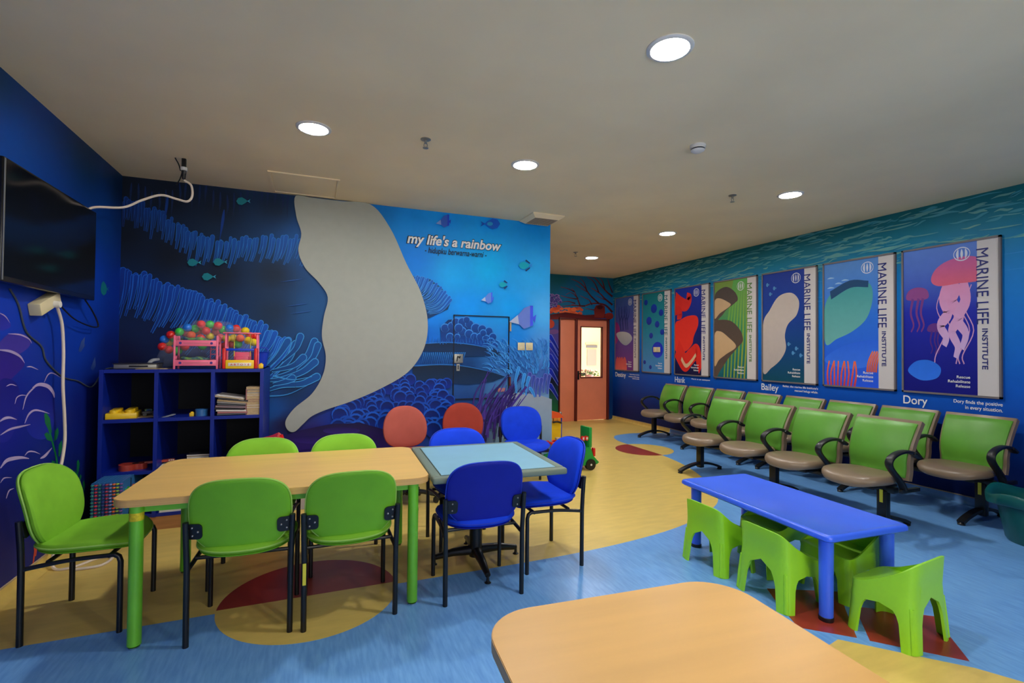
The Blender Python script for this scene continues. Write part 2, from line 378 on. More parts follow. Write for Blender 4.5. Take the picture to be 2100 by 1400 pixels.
MB().box(((WN[0]+WN[1])/2, YB-.06, (WN[2]+WN[3])/2), (WN[1]-WN[0], .006, WN[3]-WN[2])).build('glass_pane', 'glass_pane', win)
pl_ = bpy.data.lights.new('added_window_portal', 'AREA'); pl_.shape = 'RECTANGLE'; pl_.size = WN[1]-WN[0]; pl_.size_y = WN[3]-WN[2]; pl_.cycles.is_portal = True
po = bpy.data.objects.new('added_window_portal', pl_); COL.objects.link(po); po.location = ((WN[0]+WN[1])/2, YB-.13, (WN[2]+WN[3])/2); po.rotation_euler = (PI/2, 0, 0)
# wall with the door: pieces around the opening
w_back = MB()
DX0, DX1, DZ = 4.40, 5.53, 2.03
w_back.box(((XM+DX0)/2, YD+0.06, HC/2), (DX0-XM, 0.12, HC)); w_back.box(((DX1+XR)/2, YD+0.06, HC/2), (XR-DX1, 0.12, HC)); w_back.box(((DX0+DX1)/2, YD+0.06, (DZ+HC)/2), (DX1-DX0, 0.12, HC-DZ))
w_back = tag(w_back.build('wall_back', 'plain_wall'), kind='structure')

# skirting: the vinyl curls up the wall and ends in a thin capping strip
def skirting(name, pts, nrm, m, h=0.07):
    b = MB(); n = Vector(nrm); v = []; f = []
    prof = [(0.05, 0.001), (0.03, 0.006), (0.014, 0.018), (0.006, 0.036), (0.005, h), (0.0, h)]
    for p in pts: v += [Vector(p)+n*a+Vector((0, 0, z)) for a, z in prof]
    k = len(prof)
    for i in range(len(pts)-1):
        for j in range(k-1): f.append((i*k+j, (i+1)*k+j, (i+1)*k+j+1, i*k+j+1))
    o = tag(b.add(v, f).build(name, m), kind='structure')
    c = MB()
    for p, q in zip(pts[:-1], pts[1:]):
        d = Vector(q)-Vector(p); c.box((Vector(p)+Vector(q))/2+n*0.004+Vector((0, 0, h+0.004)), (abs(d.x)+abs(n.x)*0.008, abs(d.y)+abs(n.y)*0.008, 0.008))
    c.build('capping_strip', 'trim_tan', o); return o
skirting('baseboard_left', [(XL, 2.99, 0), (XL, YM, 0)], (1, 0, 0), 'vinyl_yellow')
skirting('baseboard_left_near', [(XL, YB, 0), (XL, 2.99, 0)], (1, 0, 0), 'vinyl_blue')
skirting('baseboard_center', [(XL, YM, 0), (XM, YM, 0)], (0, -1, 0), 'vinyl_yellow')
skirting('baseboard_center_side', [(XM, YM, 0), (XM, YD, 0)], (1, 0, 0), 'vinyl_yellow')
skirting('baseboard_right', [(XR, 6.82, 0), (XR, YD, 0)], (-1, 0, 0), 'vinyl_yellow')
skirting('baseboard_right_near', [(XR, YB, 0), (XR, 6.82, 0)], (-1, 0, 0), 'vinyl_blue')
skirting('baseboard_back', [(XM, YD, 0), (DX0, YD, 0)], (0, -1, 0), 'vinyl_yellow')

# ------------------------------------------------------------------ murals
# centre wall: deep sea, dark on the left, bright on the right
midfn = lambda a, b, h: Vector((a, YM-0.0006-h, b))
def mp(px, py): p = aty(px, py, YM); return p.x, p.z
ctrl = [(*mp(x, y), c) for x, y, c in [
    (255, 380, (12, 24, 42)), (255, 480, (12, 24, 42)), (255, 620, (8, 30, 72)), (250, 740, (6, 12, 60)), (350, 400, (12, 24, 42)), (350, 520, (10, 22, 40)), (350, 660, (8, 24, 70)), (450, 420, (14, 30, 50)), (450, 560, (14, 30, 52)), (420, 700, (8, 44, 116)),
    (560, 420, (14, 40, 70)), (560, 560, (22, 42, 66)), (560, 640, (24, 50, 80)), (620, 500, (20, 90, 160)), (640, 640, (26, 84, 140)), (600, 760, (10, 60, 112)), (600, 800, (12, 50, 96)), (560, 840, (10, 74, 150)), (580, 870, (24, 24, 74)), (640, 900, (46, 26, 108)), (740, 900, (48, 26, 116)),
    (780, 430, (0, 128, 210)), (840, 450, (0, 150, 240)), (900, 440, (0, 160, 250)), (1000, 440, (0, 168, 255)), (1110, 470, (0, 158, 245)), (850, 530, (0, 134, 240)), (930, 560, (0, 176, 255)), (1000, 550, (0, 186, 255)), (1100, 560, (40, 180, 255)), (880, 640, (0, 140, 250)), (960, 630, (0, 156, 255)), (1050, 630, (10, 168, 255)), (1115, 640, (80, 184, 255)),
    (880, 690, (0, 112, 220)), (1060, 690, (20, 136, 232)), (1115, 710, (84, 156, 232)), (880, 740, (6, 74, 150)), (960, 750, (10, 60, 120)), (1060, 750, (40, 100, 176)), (1115, 770, (60, 100, 180)), (760, 800, (6, 54, 164)), (860, 800, (6, 60, 178)), (700, 860, (8, 50, 160)), (850, 880, (6, 40, 140)), (960, 830, (16, 60, 130)), (960, 900, (24, 36, 90)),
    (1040, 830, (90, 140, 184)), (1115, 830, (120, 160, 200)), (1040, 900, (110, 130, 160)), (1115, 900, (150, 166, 184)), (1110, 1000, (150, 160, 180)), (700, 1000, (36, 24, 90)), (300, 1000, (10, 16, 60))]]
field(midfn, XL, XM, 0, HC, 70, 46, shade(ctrl), 'mural_face', 'mural_print', w_mid)
cv = Canvas(lambda a, b, h: aty(a, b, YM)+Vector((0, -0.0008-h, 0)))
def tentacle(c, pts, wd, fill, edge, tip=None):
    c.stroke(pts, wd*1.18, wd*0.5, edge, k=5); e = pts[0]; c.disc(e[0], e[1], wd*0.59, wd*0.59, edge, n=10)
    c.stroke(pts, wd*0.92, wd*0.30, fill, tip, k=5); c.disc(e[0], e[1], wd*0.46, wd*0.46, fill, n=10)
def band(c, spine, n, ln, lean, wd, fill, edge, tip, jit=0.25):
    P = catmull([Vector((a, b, 0)) for a, b in spine], 20); m = len(P)-1
    for i in range(n):
        p = P[int(m*i/(n-1))]; t = i/(n-1); L = ln*(1+random.uniform(-jit, jit)); lx = lean(t)*L
        x, y = p.x+random.uniform(-3, 3), p.y+random.uniform(-7, 6)
        tentacle(c, [(x, y), (x+lx*0.2, y+L*0.35), (x+lx*0.55, y+L*0.7), (x+lx, y+L)], wd*random.uniform(0.75, 1.2), fill(t), edge(t), tip(t))
def mixc(a, b, t): return tuple(a[i]*(1-t)+b[i]*t for i in range(3))+(1,)
# faint far coral, upper left
for x in range(270, 600, 14):
    y = 385+10*math.sin(x/23)+random.uniform(-8, 8); cv.stroke([(x, y), (x+random.uniform(-3, 3), y+25), (x-3, y+random.uniform(40, 60))], 7, 1, S(16, 44, 96), S(20, 40, 70), bulge=True)
band(cv, [(252, 412), (300, 425), (350, 452), (400, 480), (450, 492), (520, 492), (590, 487), (650, 500)], 62, 46, lambda t: -0.05-0.25*t, 7.5, lambda t: mixc(S(10, 44, 112), S(24, 100, 196), t), lambda t: mixc(S(16, 66, 156), S(44, 140, 224), t), lambda t: mixc(S(18, 34, 66), S(20, 70, 140), t))
for x, y in ((345, 400), (460, 430)): cv.stroke([(x, y), (x-4, y+30), (x-10, y+66)], 9, 2, S(14, 60, 140), bulge=True)
band(cv, [(250, 560), (310, 572), (380, 600), (440, 622), (500, 650), (550, 678), (600, 706)], 64, 84, lambda t: -0.15-0.75*t, 10, lambda t: mixc(S(8, 54, 150), S(18, 92, 200), t), lambda t: mixc(S(22, 96, 206), S(60, 150, 236), t), lambda t: mixc(S(10, 34, 96), S(14, 66, 140), t))
for a in ([(590, 700), (570, 730), (545, 755)], [(606, 705), (590, 740), (560, 765)], [(645, 700), (630, 730), (602, 760), (560, 775)], [(616, 690), (606, 715), (580, 740)], [(652, 708), (640, 735), (610, 760)], [(646, 742), (620, 762), (580, 776), (548, 780)], [(622, 733), (600, 750), (560, 760)], [(650, 772), (620, 786), (580, 790), (548, 800)], [(600, 775), (585, 782), (560, 788)]):
    tentacle(cv, a, 14, S(16, 84, 160), S(60, 150, 220), S(10, 60, 120))
cv.stroke([(560, 770), (600, 778), (640, 772)], 3, 1, S(60, 150, 220)); cv.stroke([(550, 812), (590, 808), (630, 790)], 3, 1, S(50, 130, 200))
for x, y in ((640, 545), (620, 640), (600, 575), (610, 625)): cv.stroke([(x-25, y+3), (x, y), (x+20, y-3)], 1, 3, S(40, 90, 160), bulge=True)
# plate coral beyond the pale shape
cv.poly([(846, 566), (880, 572), (905, 590), (924, 618), (918, 634), (880, 652), (846, 664)], S(16, 64, 112), S(14, 60, 110))
for i in range(26):
    t = i/25; x = 850+74*t; y = 570+46*t*t+4*math.sin(i*2); tentacle(cv, [(x, y), (x-6-14*t, y+22), (x-18-26*t, y+34-6*t)], 5.5, S(18, 96, 196), S(70, 160, 240), S(20, 74, 130))
# bubble coral on a ledge
cv.poly([(904, 700), (902, 672), (918, 656), (950, 652), (985, 668), (1010, 680), (1022, 708), (1012, 714)], S(10, 46, 96), S(10, 70, 160))
for x, y, r in ((912, 672, 9), (925, 668, 8), (934, 660, 9), (948, 660, 10), (962, 664, 9), (975, 672, 10), (988, 674, 9), (1002, 678, 8), (1010, 690, 8), (922, 690, 8), (937, 690, 6), (947, 679, 9), (940, 672, 9), (961, 684, 9), (972, 690, 8), (984, 690, 8), (996, 694, 8), (1006, 700, 8), (1014, 708, 7), (956, 655, 7), (990, 682, 7)):
    cv.disc(x, y, r, r, S(60, 140, 226)); cv.disc(x, y+1, r*0.88, r*0.88, S(16, 74, 160), S(14, 60, 130))
# ledges
cv.poly([(866, 704), (910, 702), (950, 704), (1000, 712), (1045, 727), (1000, 730), (940, 730), (900, 722), (866, 720)], S(14, 40, 72), S(12, 50, 96)); cv.stroke([(866, 704), (920, 702), (970, 707), (1010, 716)], 2.5, 1, S(40, 120, 210))
cv.poly([(846, 750), (900, 748), (950, 751), (1000, 760), (1035, 772), (1010, 782), (960, 788), (900, 784), (846, 778)], S(12, 34, 60), S(14, 46, 84)); cv.stroke([(846, 750), (910, 747), (960, 752), (1015, 764)], 2.5, 1, S(36, 110, 190))
for i in range(22):
    x = 866+4*i; cv.stroke([(x+3, 722), (x, 734), (x-4, 746)], 2.2, 1, S(40, 120, 200), S(16, 60, 120))
for i in range(26):
    x = 878+6*i; y = 704-2*math.sin(i); cv.stroke([(x, y), (x+random.uniform(-3, 3), y-random.uniform(8, 16))], 2, 0.6, S(24, 100, 190), k=0)
# feathery coral at the right
for i in range(210):
    x = random.uniform(1005, 1124); y = 706+random.uniform(0, 64); L = random.uniform(10, 22); a = -1.2-1.2*(1-(x-1005)/120)+random.uniform(-.4, .4)
    cv.stroke([(x, y), (x+L*.5*math.cos(a), y+L*.5*math.sin(a)), (x+L*math.cos(a-.35), y+L*math.sin(a-.35))], 2.4, .6, mixc(S(40, 104, 190), S(70, 160, 236), random.random()), k=3)
# purple grass, blue fingers and sand
cv.poly([(1030, 812), (1060, 804), (1100, 808), (1130, 818), (1130, 930), (1010, 930)], S(150, 160, 176), S(106, 150, 190))
for i in range(60):
    x = random.uniform(965, 1045); y = random.uniform(850, 905); L = random.uniform(50, 96); d = random.uniform(12, 46)
    cv.stroke([(x, y), (x+d*.2, y-L*.5), (x+d, y-L)], 4.5, 1.2, mixc(S(30, 20, 76), S(74, 52, 150), random.random()))
for x in range(1085, 1126, 8):
    y = 772+random.uniform(-6, 6); tentacle(cv, [(x, y), (x-3, y+18), (x-4, y+36)], 7, S(56, 70, 160), S(110, 120, 214), S(60, 90, 170))
for a in ([(1062, 754), (1056, 780), (1058, 806)], [(1074, 768), (1070, 790), (1072, 808)], [(1083, 774), (1078, 792), (1077, 810)], [(1086, 796), (1092, 806), (1095, 814)]): tentacle(cv, a, 6, S(50, 140, 226), S(90, 176, 245), S(50, 120, 200))
cv.stroke([(1078, 792), (1060, 815), (1040, 842), (1030, 860)], 5, 3, S(70, 50, 140))
# knobbly coral field and purple mound at the bottom
for i in range(170):
    t = i/170; y = 778+104*t+random.uniform(-8, 8); x = random.uniform(690+0*t, 945-30*t); r = random.uniform(6, 11)+8*t
    if x < 690+max(0, (835-y))*1.4: continue
    cv.disc(x, y, r*1.06, r*1.06, mixc(S(10, 64, 170), S(24, 90, 206), random.random()), n=14); cv.disc(x, y+r*.16, r*.94, r*.96, S(4, 26, 96), S(4, 44, 150), n=14)
cv.poly([(545, 950), (560, 900), (620, 880), (680, 868), (740, 866), (790, 880), (830, 905), (850, 950)], S(26, 18, 66), S(54, 30, 126))
for x, y, a, b in ((640, 900, 40, 8), (700, 882, 38, 7), (730, 905, 44, 8), (660, 925, 50, 7)): cv.disc(x, y, a, b, S(30, 18, 84), S(52, 32, 124))
# plain pale stand-in shape where the photo has its large painted figure
out = [(606, 404), (640, 407), (700, 414), (760, 421), (800, 470), (832, 540), (862, 600), (876, 660), (868, 715), (836, 762), (780, 796), (720, 822), (672, 838), (640, 852), (622, 868), (604, 884), (590, 880), (586, 862), (604, 836), (640, 806), (662, 768), (668, 730), (660, 690), (664, 650), (672, 610), (654, 580), (626, 550), (612, 515), (618, 480), (608, 445)]
pal = [tuple(p[:2]) for p in catmull([Vector((a, b, 0)) for a, b in out], 6, True)]
cv.poly(pal, S(174, 178, 164), S(160, 162, 156))
# small painted fish
def fish(c, x, y, L, col, tail, d=1):
    c.poly([(x-d*L*.5, y), (x-d*L*.36, y-L*.22), (x-d*L*.1, y-L*.27), (x+d*L*.16, y-L*.12), (x+d*L*.3, y), (x+d*L*.16, y+L*.12), (x-d*L*.1, y+L*.27), (x-d*L*.36, y+L*.22)], col)
    c.poly([(x+d*L*.26, y), (x+d*L*.5, y-L*.14), (x+d*L*.42, y), (x+d*L*.5, y+L*.14)], tail)
for x, y in ((500, 414), (400, 539), (453, 538), (430, 568)): fish(cv, x, y, 29, S(24, 128, 140), S(60, 160, 190))
def angelfish(c, x, y, s, body, nose, fin):
    c.poly([(x+.3*s, y-.5*s), (x+.05*s, y-.4*s), (x-.2*s, y-.1*s), (x-.15*s, y+.25*s), (x+.05*s, y+.45*s), (x+.3*s, y+.35*s), (x+.35*s, y)], body)
    c.poly([(x-.2*s, y-.12*s), (x-.55*s, y+.16*s), (x-.15*s, y+.26*s)], nose); c.poly([(x+.3*s, y-.5*s), (x+.42*s, y-.5*s), (x+.42*s, y+.3*s), (x+.3*s, y+.35*s)], fin); c.poly([(x+.4*s, y-.02*s), (x+.55*s, y-.14*s), (x+.5*s, y+.2*s)], fin)
angelfish(cv, 908, 455, 28, S(56, 100, 200), S(130, 160, 220), S(36, 70, 210)); angelfish(cv, 1070, 652, 50, S(106, 130, 214), S(176, 190, 220), S(70, 90, 240)); angelfish(cv, 998, 612, 24, S(100, 140, 230), S(180, 200, 235), S(70, 110, 245))
fish(cv, 1004, 460, 40, S(24, 100, 214), S(24, 90, 200), -1); cv.disc(1003, 460, 6, 4, S(40, 160, 220))
for x, y, s in ((1076, 545, 22), (1032, 584, 16)):
    fish(cv, x, y, s*1.3, S(20, 176, 200), S(60, 150, 245)); cv.stroke([(x, y-s*.5), (x+s*.4, y-s*.2)], 3, 2, S(30, 60, 110), k=0); cv.stroke([(x, y+s*.5), (x+s*.4, y+s*.2)], 3, 2, S(30, 60, 110), k=0)
# seams between the print panels
for x, y0, y1 in ((606, 520, 800),): cv.stroke([(x, y0), (x, y1)], 0.5, 0.5, S(40, 66, 100), k=0)
cv.build('mural_print', 'mural_print', w_mid)
a = mp(835, 490); lettering('lettering', "my life's a rainbow", 'ink_black', w_mid, (0.868, YM-0.0118, 2.463), (1, 0, 0), (0, 0, 1), width=1.07, height=0.158, bold=0.048, shear=0.22)
lettering('lettering', "my life's a rainbow", 'ink_white', w_mid, (0.878, YM-0.013, 2.470), (1, 0, 0), (0, 0, 1), width=1.05, height=0.142, bold=0.026, shear=0.22)
lettering('lettering', "- hidupku berwarna-warni -", 'ink_black', w_mid, (1.065, YM-0.012, 2.395), (1, 0, 0), (0, 0, 1), width=0.69, height=0.085, bold=0.006, shear=0.22)

# left wall: royal blue with purple rocks and green weed
lfn = lambda a, b, h: Vector((XL+0.0006+h, a, b))
field(lfn, YB, YM, 0, HC, 50, 40, shade([(y, z, c) for y, z, c in [(2, 2.87, (14, 60, 96)), (3.3, 2.8, (14, 66, 110)), (4.5, 2.8, (12, 56, 100)), (5.1, 2.8, (14, 50, 92)), (2, 2.4, (10, 70, 160)), (3.5, 2.5, (10, 76, 168)), (4.8, 2.4, (10, 66, 150)), (3, 1.9, (6, 62, 180)), (4.6, 1.9, (8, 66, 190)), (5.1, 1.8, (8, 50, 160)), (3.4, 1.5, (12, 56, 180)), (4.4, 1.5, (10, 58, 178)), (5, 1.3, (12, 34, 120)), (3.5, 1.0, (20, 30, 140)), (4.5, .9, (14, 30, 120)), (5, .6, (12, 22, 90)), (3.5, .4, (14, 24, 100)), (4.3, .3, (12, 22, 84)), (2, .8, (20, 30, 130)), (0, 1.5, (10, 60, 170))]]), 'mural_face', 'mural_print', w_left)
cl = Canvas(lambda a, b, h: atx(a, b, XL)+Vector((0.0008+h, 0, 0)))
def rock(pts, col, col2, rim, rw=4):
    P = [tuple(p[:2]) for p in catmull([Vector((x, y, 0)) for x, y in pts], 5, True)]; cl.poly(P, col, col2)
    if rim: cl.stroke(rim, rw, rw*.5, S(168, 150, 190), k=5, bulge=True)
rock([(0, 642), (14, 650), (22, 668), (10, 676), (0, 676), (-15, 660)], S(36, 40, 150), S(44, 50, 170), [(-5, 640), (10, 648), (20, 662)], 3)
rock([(10, 690), (25, 684), (50, 686), (62, 700), (55, 715), (30, 730), (0, 740), (-8, 715)], S(60, 50, 150), S(70, 56, 160), [(16, 684), (40, 686), (58, 694), (65, 704)])
rock([(-10, 716), (20, 722), (40, 732), (50, 745), (40, 760), (0, 790), (-25, 750)], S(40, 30, 130), S(54, 36, 146), [(-5, 717), (20, 720), (40, 730), (50, 744)], 7)
rock([(-5, 790), (10, 775), (36, 790), (40, 840), (20, 900), (-10, 900), (-20, 840)], S(26, 28, 128), S(34, 40, 150), None)
rock([(46, 842), (56, 812), (72, 792), (90, 790), (106, 802), (112, 820), (110, 870), (90, 900), (60, 890)], S(20, 30, 130), S(30, 44, 160), None)
for r, wd in (([(54, 752), (64, 752), (78, 758)], 3), ([(90, 784), (98, 768), (108, 765), (124, 774)], 2.5), ([(46, 840), (54, 812), (70, 794), (80, 788)], 3.5), ([(66, 795), (80, 788), (98, 792), (108, 804), (111, 815)], 9), ([(30, 828), (34, 815), (44, 810), (56, 811)], 2.5), ([(50, 868), (58, 850), (70, 841), (86, 843), (101, 848)], 4.5), ([(-4, 866), (8, 858), (20, 856), (34, 860)], 6), ([(0, 892), (20, 880), (44, 874), (62, 870)], 5), ([(0, 960), (12, 945), (26, 940), (44, 938), (59, 940)], 9), ([(50, 934), (58, 926), (70, 926), (82, 931)], 3.5), ([(82, 940), (92, 934), (106, 918)], 6), ([(0, 990), (8, 980), (24, 979)], 3), ([(12, 1022), (18, 1006), (28, 1001)], 3), ([(12, 792), (22, 788), (34, 791)], 2.5)): cl.stroke(r, wd, wd*.7, S(176, 160, 200), k=5, bulge=True)
G1, G2 = S(16, 120, 62), S(20, 100, 70)
for st, lv in (([(96, 850), (100, 880), (108, 910), (116, 945), (118, 990)], ([(90, 850), (94, 846), (102, 858), (106, 888), (100, 884), (92, 868)], [(90, 890), (96, 886), (106, 896), (108, 906), (96, 902)], [(110, 905), (112, 884), (118, 876), (120, 886), (116, 900)], [(119, 935), (120, 912), (126, 902), (127, 920), (122, 936)], [(104, 955), (106, 944), (112, 946), (115, 958)], [(126, 965), (130, 958), (134, 966), (132, 980)])), ([(159, 945), (158, 970), (157, 1000), (155, 1020)], ([(157, 968), (157, 948), (160, 942), (163, 950), (161, 968)], [(156, 980), (152, 970), (153, 964), (157, 972)], [(160, 988), (164, 972), (167, 976), (163, 990)], [(170, 1000), (169, 990), (172, 984), (174, 994), (172, 1006)], [(152, 1018), (150, 1008), (153, 1006)]))):
    cl.stroke(st, 3, 4, G1)
    for l in lv: cl.poly(l, G1, G2)
cl.stroke([(75, 1110), (70, 1135), (66, 1165)], 4, 2.5, S(190, 70, 50)); cl.stroke([(69, 1118), (72, 1140), (76, 1110)], 2, 2, S(190, 70, 50))
cl.poly([(206, 592), (208, 580), (212, 576), (217, 584), (219, 592), (217, 602), (212, 606), (207, 600)], S(16, 124, 130)); cl.poly([(218, 592), (223, 588), (221, 592), (223, 598)], S(20, 110, 150))
for pg in ([(160, 720), (166, 700), (174, 690), (172, 708), (176, 705), (165, 722)], [(185, 755), (194, 732), (196, 750), (190, 760)]): cl.poly(pg, S(70, 96, 160), S(30, 60, 140))
cl.build('mural_print', 'mural_print', w_left)

# right wall: sea surface streaks above, blue below
rfn = lambda a, b, h: Vector((XR-0.0006-h, a, b))
zc = [(2.87, (22, 104, 112)), (2.6, (20, 124, 146)), (2.4, (12, 128, 176)), (2.1, (4, 128, 206)), (1.7, (4, 116, 206)), (1.1, (6, 92, 196)), (0.8, (6, 72, 172)), (0.4, (6, 40, 116)), (0.0, (8, 30, 90))]
def rcol(a, b):
    for (z1, c1), (z0, c0) in zip(zc[:-1], zc[1:]):
        if b >= z0: t = (b-z0)/(z1-z0); return mixc(S(*c0), S(*c1), t)
    return S(*zc[-1][1])
field(rfn, YB, YD, 0, HC, 40, 50, rcol, 'mural_face', 'mural_print', w_right)
cr = Canvas(lambda a, b, h: rfn(a, b, h+0.0002))
for i in range(520):
    z = 2.85-0.5*random.random()**1.25; y = random.uniform(0.5, YD-0.05); L = random.uniform(0.08, 0.34); h_ = random.uniform(.006, .020); sl = random.uniform(-.04, .02)
    cr.stroke([(y, z), (y+L*.3, z+sl*.4+random.uniform(-.012, .012)), (y+L*.65, z+sl*.7+random.uniform(-.012, .012)), (y+L, z+sl)], h_*1.6, h_, mixc(S(112, 170, 158), S(60, 150, 170), random.random()), k=3, bulge=True)
for i in range(60):
    z = random.uniform(2.0, 2.45); y = random.uniform(0.5, YD); L = random.uniform(.1, .5); cr.stroke([(y, z), (y+L*.5, z+.004), (y+L, z)], .006, .004, S(50, 150, 214), k=2, bulge=True)
cr.build('mural_print', 'mural_print', w_right)

# door wall: teal water with dark red branching coral
bfn = lambda a, b, h: Vector((a, YD-0.0006-h, b))
cb = Canvas(lambda a, b, h: aty(a, b, YD)+Vector((0, -0.0008-h, 0)))
def bw(pts, c): 
    q = [aty(x, y, YD) for x, y in pts]; cb.poly(pts, c)
bg = Canvas(bfn)
bcol = shade([(3.0, 2.8, (20, 96, 108)), (4.4, 2.8, (18, 98, 110)), (5.5, 2.8, (14, 100, 124)), (4.6, 2.5, (16, 104, 150)), (5.4, 2.4, (12, 110, 176)), (4.3, 2.2, (18, 100, 120)), (5.0, 2.15, (14, 110, 150)), (4.25, 1.6, (90, 70, 150)), (4.25, 1.2, (20, 50, 190)), (4.25, .8, (14, 20, 40)), (4.25, .3, (30, 90, 60)), (5.6, 1.5, (8, 90, 150)), (5.6, .5, (8, 50, 110)), (3, 1, (20, 60, 140))])
field(bfn, XM, DX0, 0, HC, 12, 24, bcol, 'mural_face', 'mural_print', w_back); field(bfn, DX0, DX1, DZ+0.03, HC, 12, 10, bcol, 'mural_face', 'mural_print', w_back); field(bfn, DX1, XR, 0, HC, 3, 20, bcol, 'mural_face', 'mural_print', w_back)
DR, RD = S(60, 18, 22), S(130, 50, 56)
for pts, w0 in (([(1256, 640), (1240, 625), (1215, 622), (1195, 628), (1172, 624)], 4.5), ([(1190, 628), (1184, 612), (1178, 598), (1172, 590)], 3), ([(1178, 598), (1165, 592), (1150, 588)], 2.5), ([(1183, 613), (1165, 610), (1150, 606)], 2.5), ([(1180, 622), (1165, 618), (1150, 620)], 2.5), ([(1200, 627), (1172, 626), (1152, 628)], 2.5), ([(1228, 622), (1210, 605), (1198, 588), (1186, 578), (1172, 572)], 3.5), ([(1204, 598), (1198, 580), (1190, 570)], 2.5), ([(1256, 625), (1240, 612), (1232, 603), (1222, 596), (1212, 590)], 4), ([(1228, 600), (1222, 585), (1214, 574), (1204, 568)], 3), ([(1256, 608), (1244, 598), (1232, 584), (1222, 572), (1212, 567)], 4), ([(1256, 600), (1250, 585), (1246, 572)], 3), ([(1240, 594), (1236, 578), (1230, 570)], 3), ([(1214, 625), (1208, 615), (1198, 610), (1190, 606)], 2.5), ([(1244, 615), (1234, 612), (1222, 606)], 2.5), ([(1222, 636), (1210, 634), (1200, 632)], 2.5), ([(1186, 612), (1172, 600), (1160, 604)], 2), ([(1216, 612), (1206, 600), (1190, 590), (1180, 584)], 2.2)):
    cb.stroke(pts, w0, w0*.35, DR, RD)
random.seed(11)
for i in range(44):
    x = random.uniform(1126, 1150); y = random.uniform(604, 634)
    if (x-1126)*1.0+(634-y)*0.55 > 34: continue
    r = random.uniform(2.2, 4); cb.disc(x, y, r*1.1, r*1.1, S(150, 120, 176), n=10); cb.disc(x, y+.6, r*.9, r*.9, S(70, 60, 130), n=10)
for i in range(40):
    x = random.uniform(1128, 1196); y = 636+random.uniform(-4, 8)-(4 if x < 1150 else 0); cb.disc(x, y, random.uniform(3, 6), random.uniform(2, 4), mixc(S(190, 60, 34), S(236, 110, 60), random.random()), n=9)
cb.poly([(1128, 645), (1160, 640), (1200, 646), (1256, 642), (1256, 652), (1128, 655)], S(70, 18, 22), S(120, 36, 34))
cb.poly([(1219, 650), (1218, 634), (1222, 626), (1232, 624), (1240, 628), (1241, 640), (1238, 652)], S(90, 26, 24), S(140, 44, 34)); cb.disc(1230, 630, 6, 4, S(60, 16, 20)); cb.disc(1249, 648, 9, 7, S(146, 44, 36), S(120, 36, 30))
cb.disc(1128, 664, 9, 9, S(200, 70, 46)); cb.disc(1136, 680, 10, 5, S(120, 80, 140))
for y in (690, 706, 730, 760, 790): tentacle(cb, [(1128, y), (1136, y+12), (1146, y+30)], 9, S(24, 46, 190), S(120, 130, 220), S(14, 30, 120))
cb.poly([(1120, 830), (1134, 822), (1146, 832), (1146, 870), (1120, 870)], S(24, 90, 60), S(40, 120, 70))
cb.build('mural_print', 'mural_print', w_back)

# ================================================================== DOOR AND THE ROOM BEYOND IT
door = bpy.data.objects.new('door_1', None); COL.objects.link(door); door.location = (0, 0, 0); tag(door, kind='structure')
fr = MB()
for x0, x1, z0, z1 in ((DX0, DX0+0.02, 0, DZ), (4.755, 4.80, 0, DZ), (5.49, DX1, 0, DZ), (DX0, DX1, 2.0, DZ)): fr.rbox(((x0+x1)/2, YD+0.02, (z0+z1)/2), (x1-x0, 0.14, z1-z0), 0.006)
fr.build('door_frame', 'door_frame', door)
MB().rbox(((4.42+4.755)/2, YD+0.02, 1.0), (0.335, 0.05, 2.0), 0.004).build('side_panel', 'door_salmon', door)
leaf = MB(); lx0, lx1, gx0, gx1, gz0, gz1 = 4.80, 5.49, 4.885, 5.395, 0.845, 1.87
for x0, x1, z0, z1 in ((lx0, gx0, 0.01, 2.0), (gx1, lx1, 0.01, 2.0), (gx0, gx1, 0.01, gz0), (gx0, gx1, gz1, 2.0)): leaf.box(((x0+x1)/2, YD+0.02, (z0+z1)/2), (x1-x0, 0.045, z1-z0))
leaf = leaf.build('door_leaf', 'door_salmon', door)
gs = MB()
for x0, x1, z0, z1 in ((gx0, gx0+.018, gz0, gz1), (gx1-.018, gx1, gz0, gz1), (gx0, gx1, gz0, gz0+.018), (gx0, gx1, gz1-.018, gz1)): gs.box(((x0+x1)/2, YD+0.015, (z0+z1)/2), (x1-x0, 0.06, z1-z0))
gs.build('glazing_bead', 'door_frame', leaf)
MB().box(((gx0+gx1)/2, YD+0.02, (gz0+gz1)/2), (gx1-gx0-.02, 0.006, gz1-gz0-.02)).build('glass_pane', 'glass_pane', leaf)
hd = MB().rbox((4.84, YD-0.012, 0.90), (0.035, 0.02, 0.17), 0.006); hd.tube([(4.84, YD-.02, .935), (4.84, YD-.06, .935), (4.85, YD-.07, .935), (4.96, YD-.07, .935)], 0.009, 8); hd.build('door_handle', 'black_metal', leaf)
# the lit room seen through the glass
def beyond(name, c, d): return tag(MB().box(c, d).build(name, 'room_cream'), kind='structure')
beyond('wall_beyond', (5.0, 10.6, HC/2), (3.6, 0.1, HC)); beyond('wall_beyond_left', (3.2, 9.62, HC/2), (0.1, 1.9, HC)); beyond('wall_beyond_right', (6.8, 9.62, HC/2), (0.1, 1.9, HC))
lamp2 = thing('ceiling_lamp', 'round white ceiling lamp lighting the room behind the door', 'lamp', (5.2, 9.55, HC))
MB().lathe([(0.0, 0), (.2, 0), (.2, -.03), (.0, -.03)], 24).build('lamp_body', 'white_plastic', lamp2)
emit_mat('lamp_warm', (1.0, 0.84, 0.55), 70); MB().lathe([(0, -.032), (.17, -.032), (.16, -.06), (0, -.07)], 24).build('lamp_glass', 'lamp_warm', lamp2)
nb = thing('notice_board', 'grey notice board on the wall behind the door glass', 'notice board', (6.33, 10.54, 1.22))
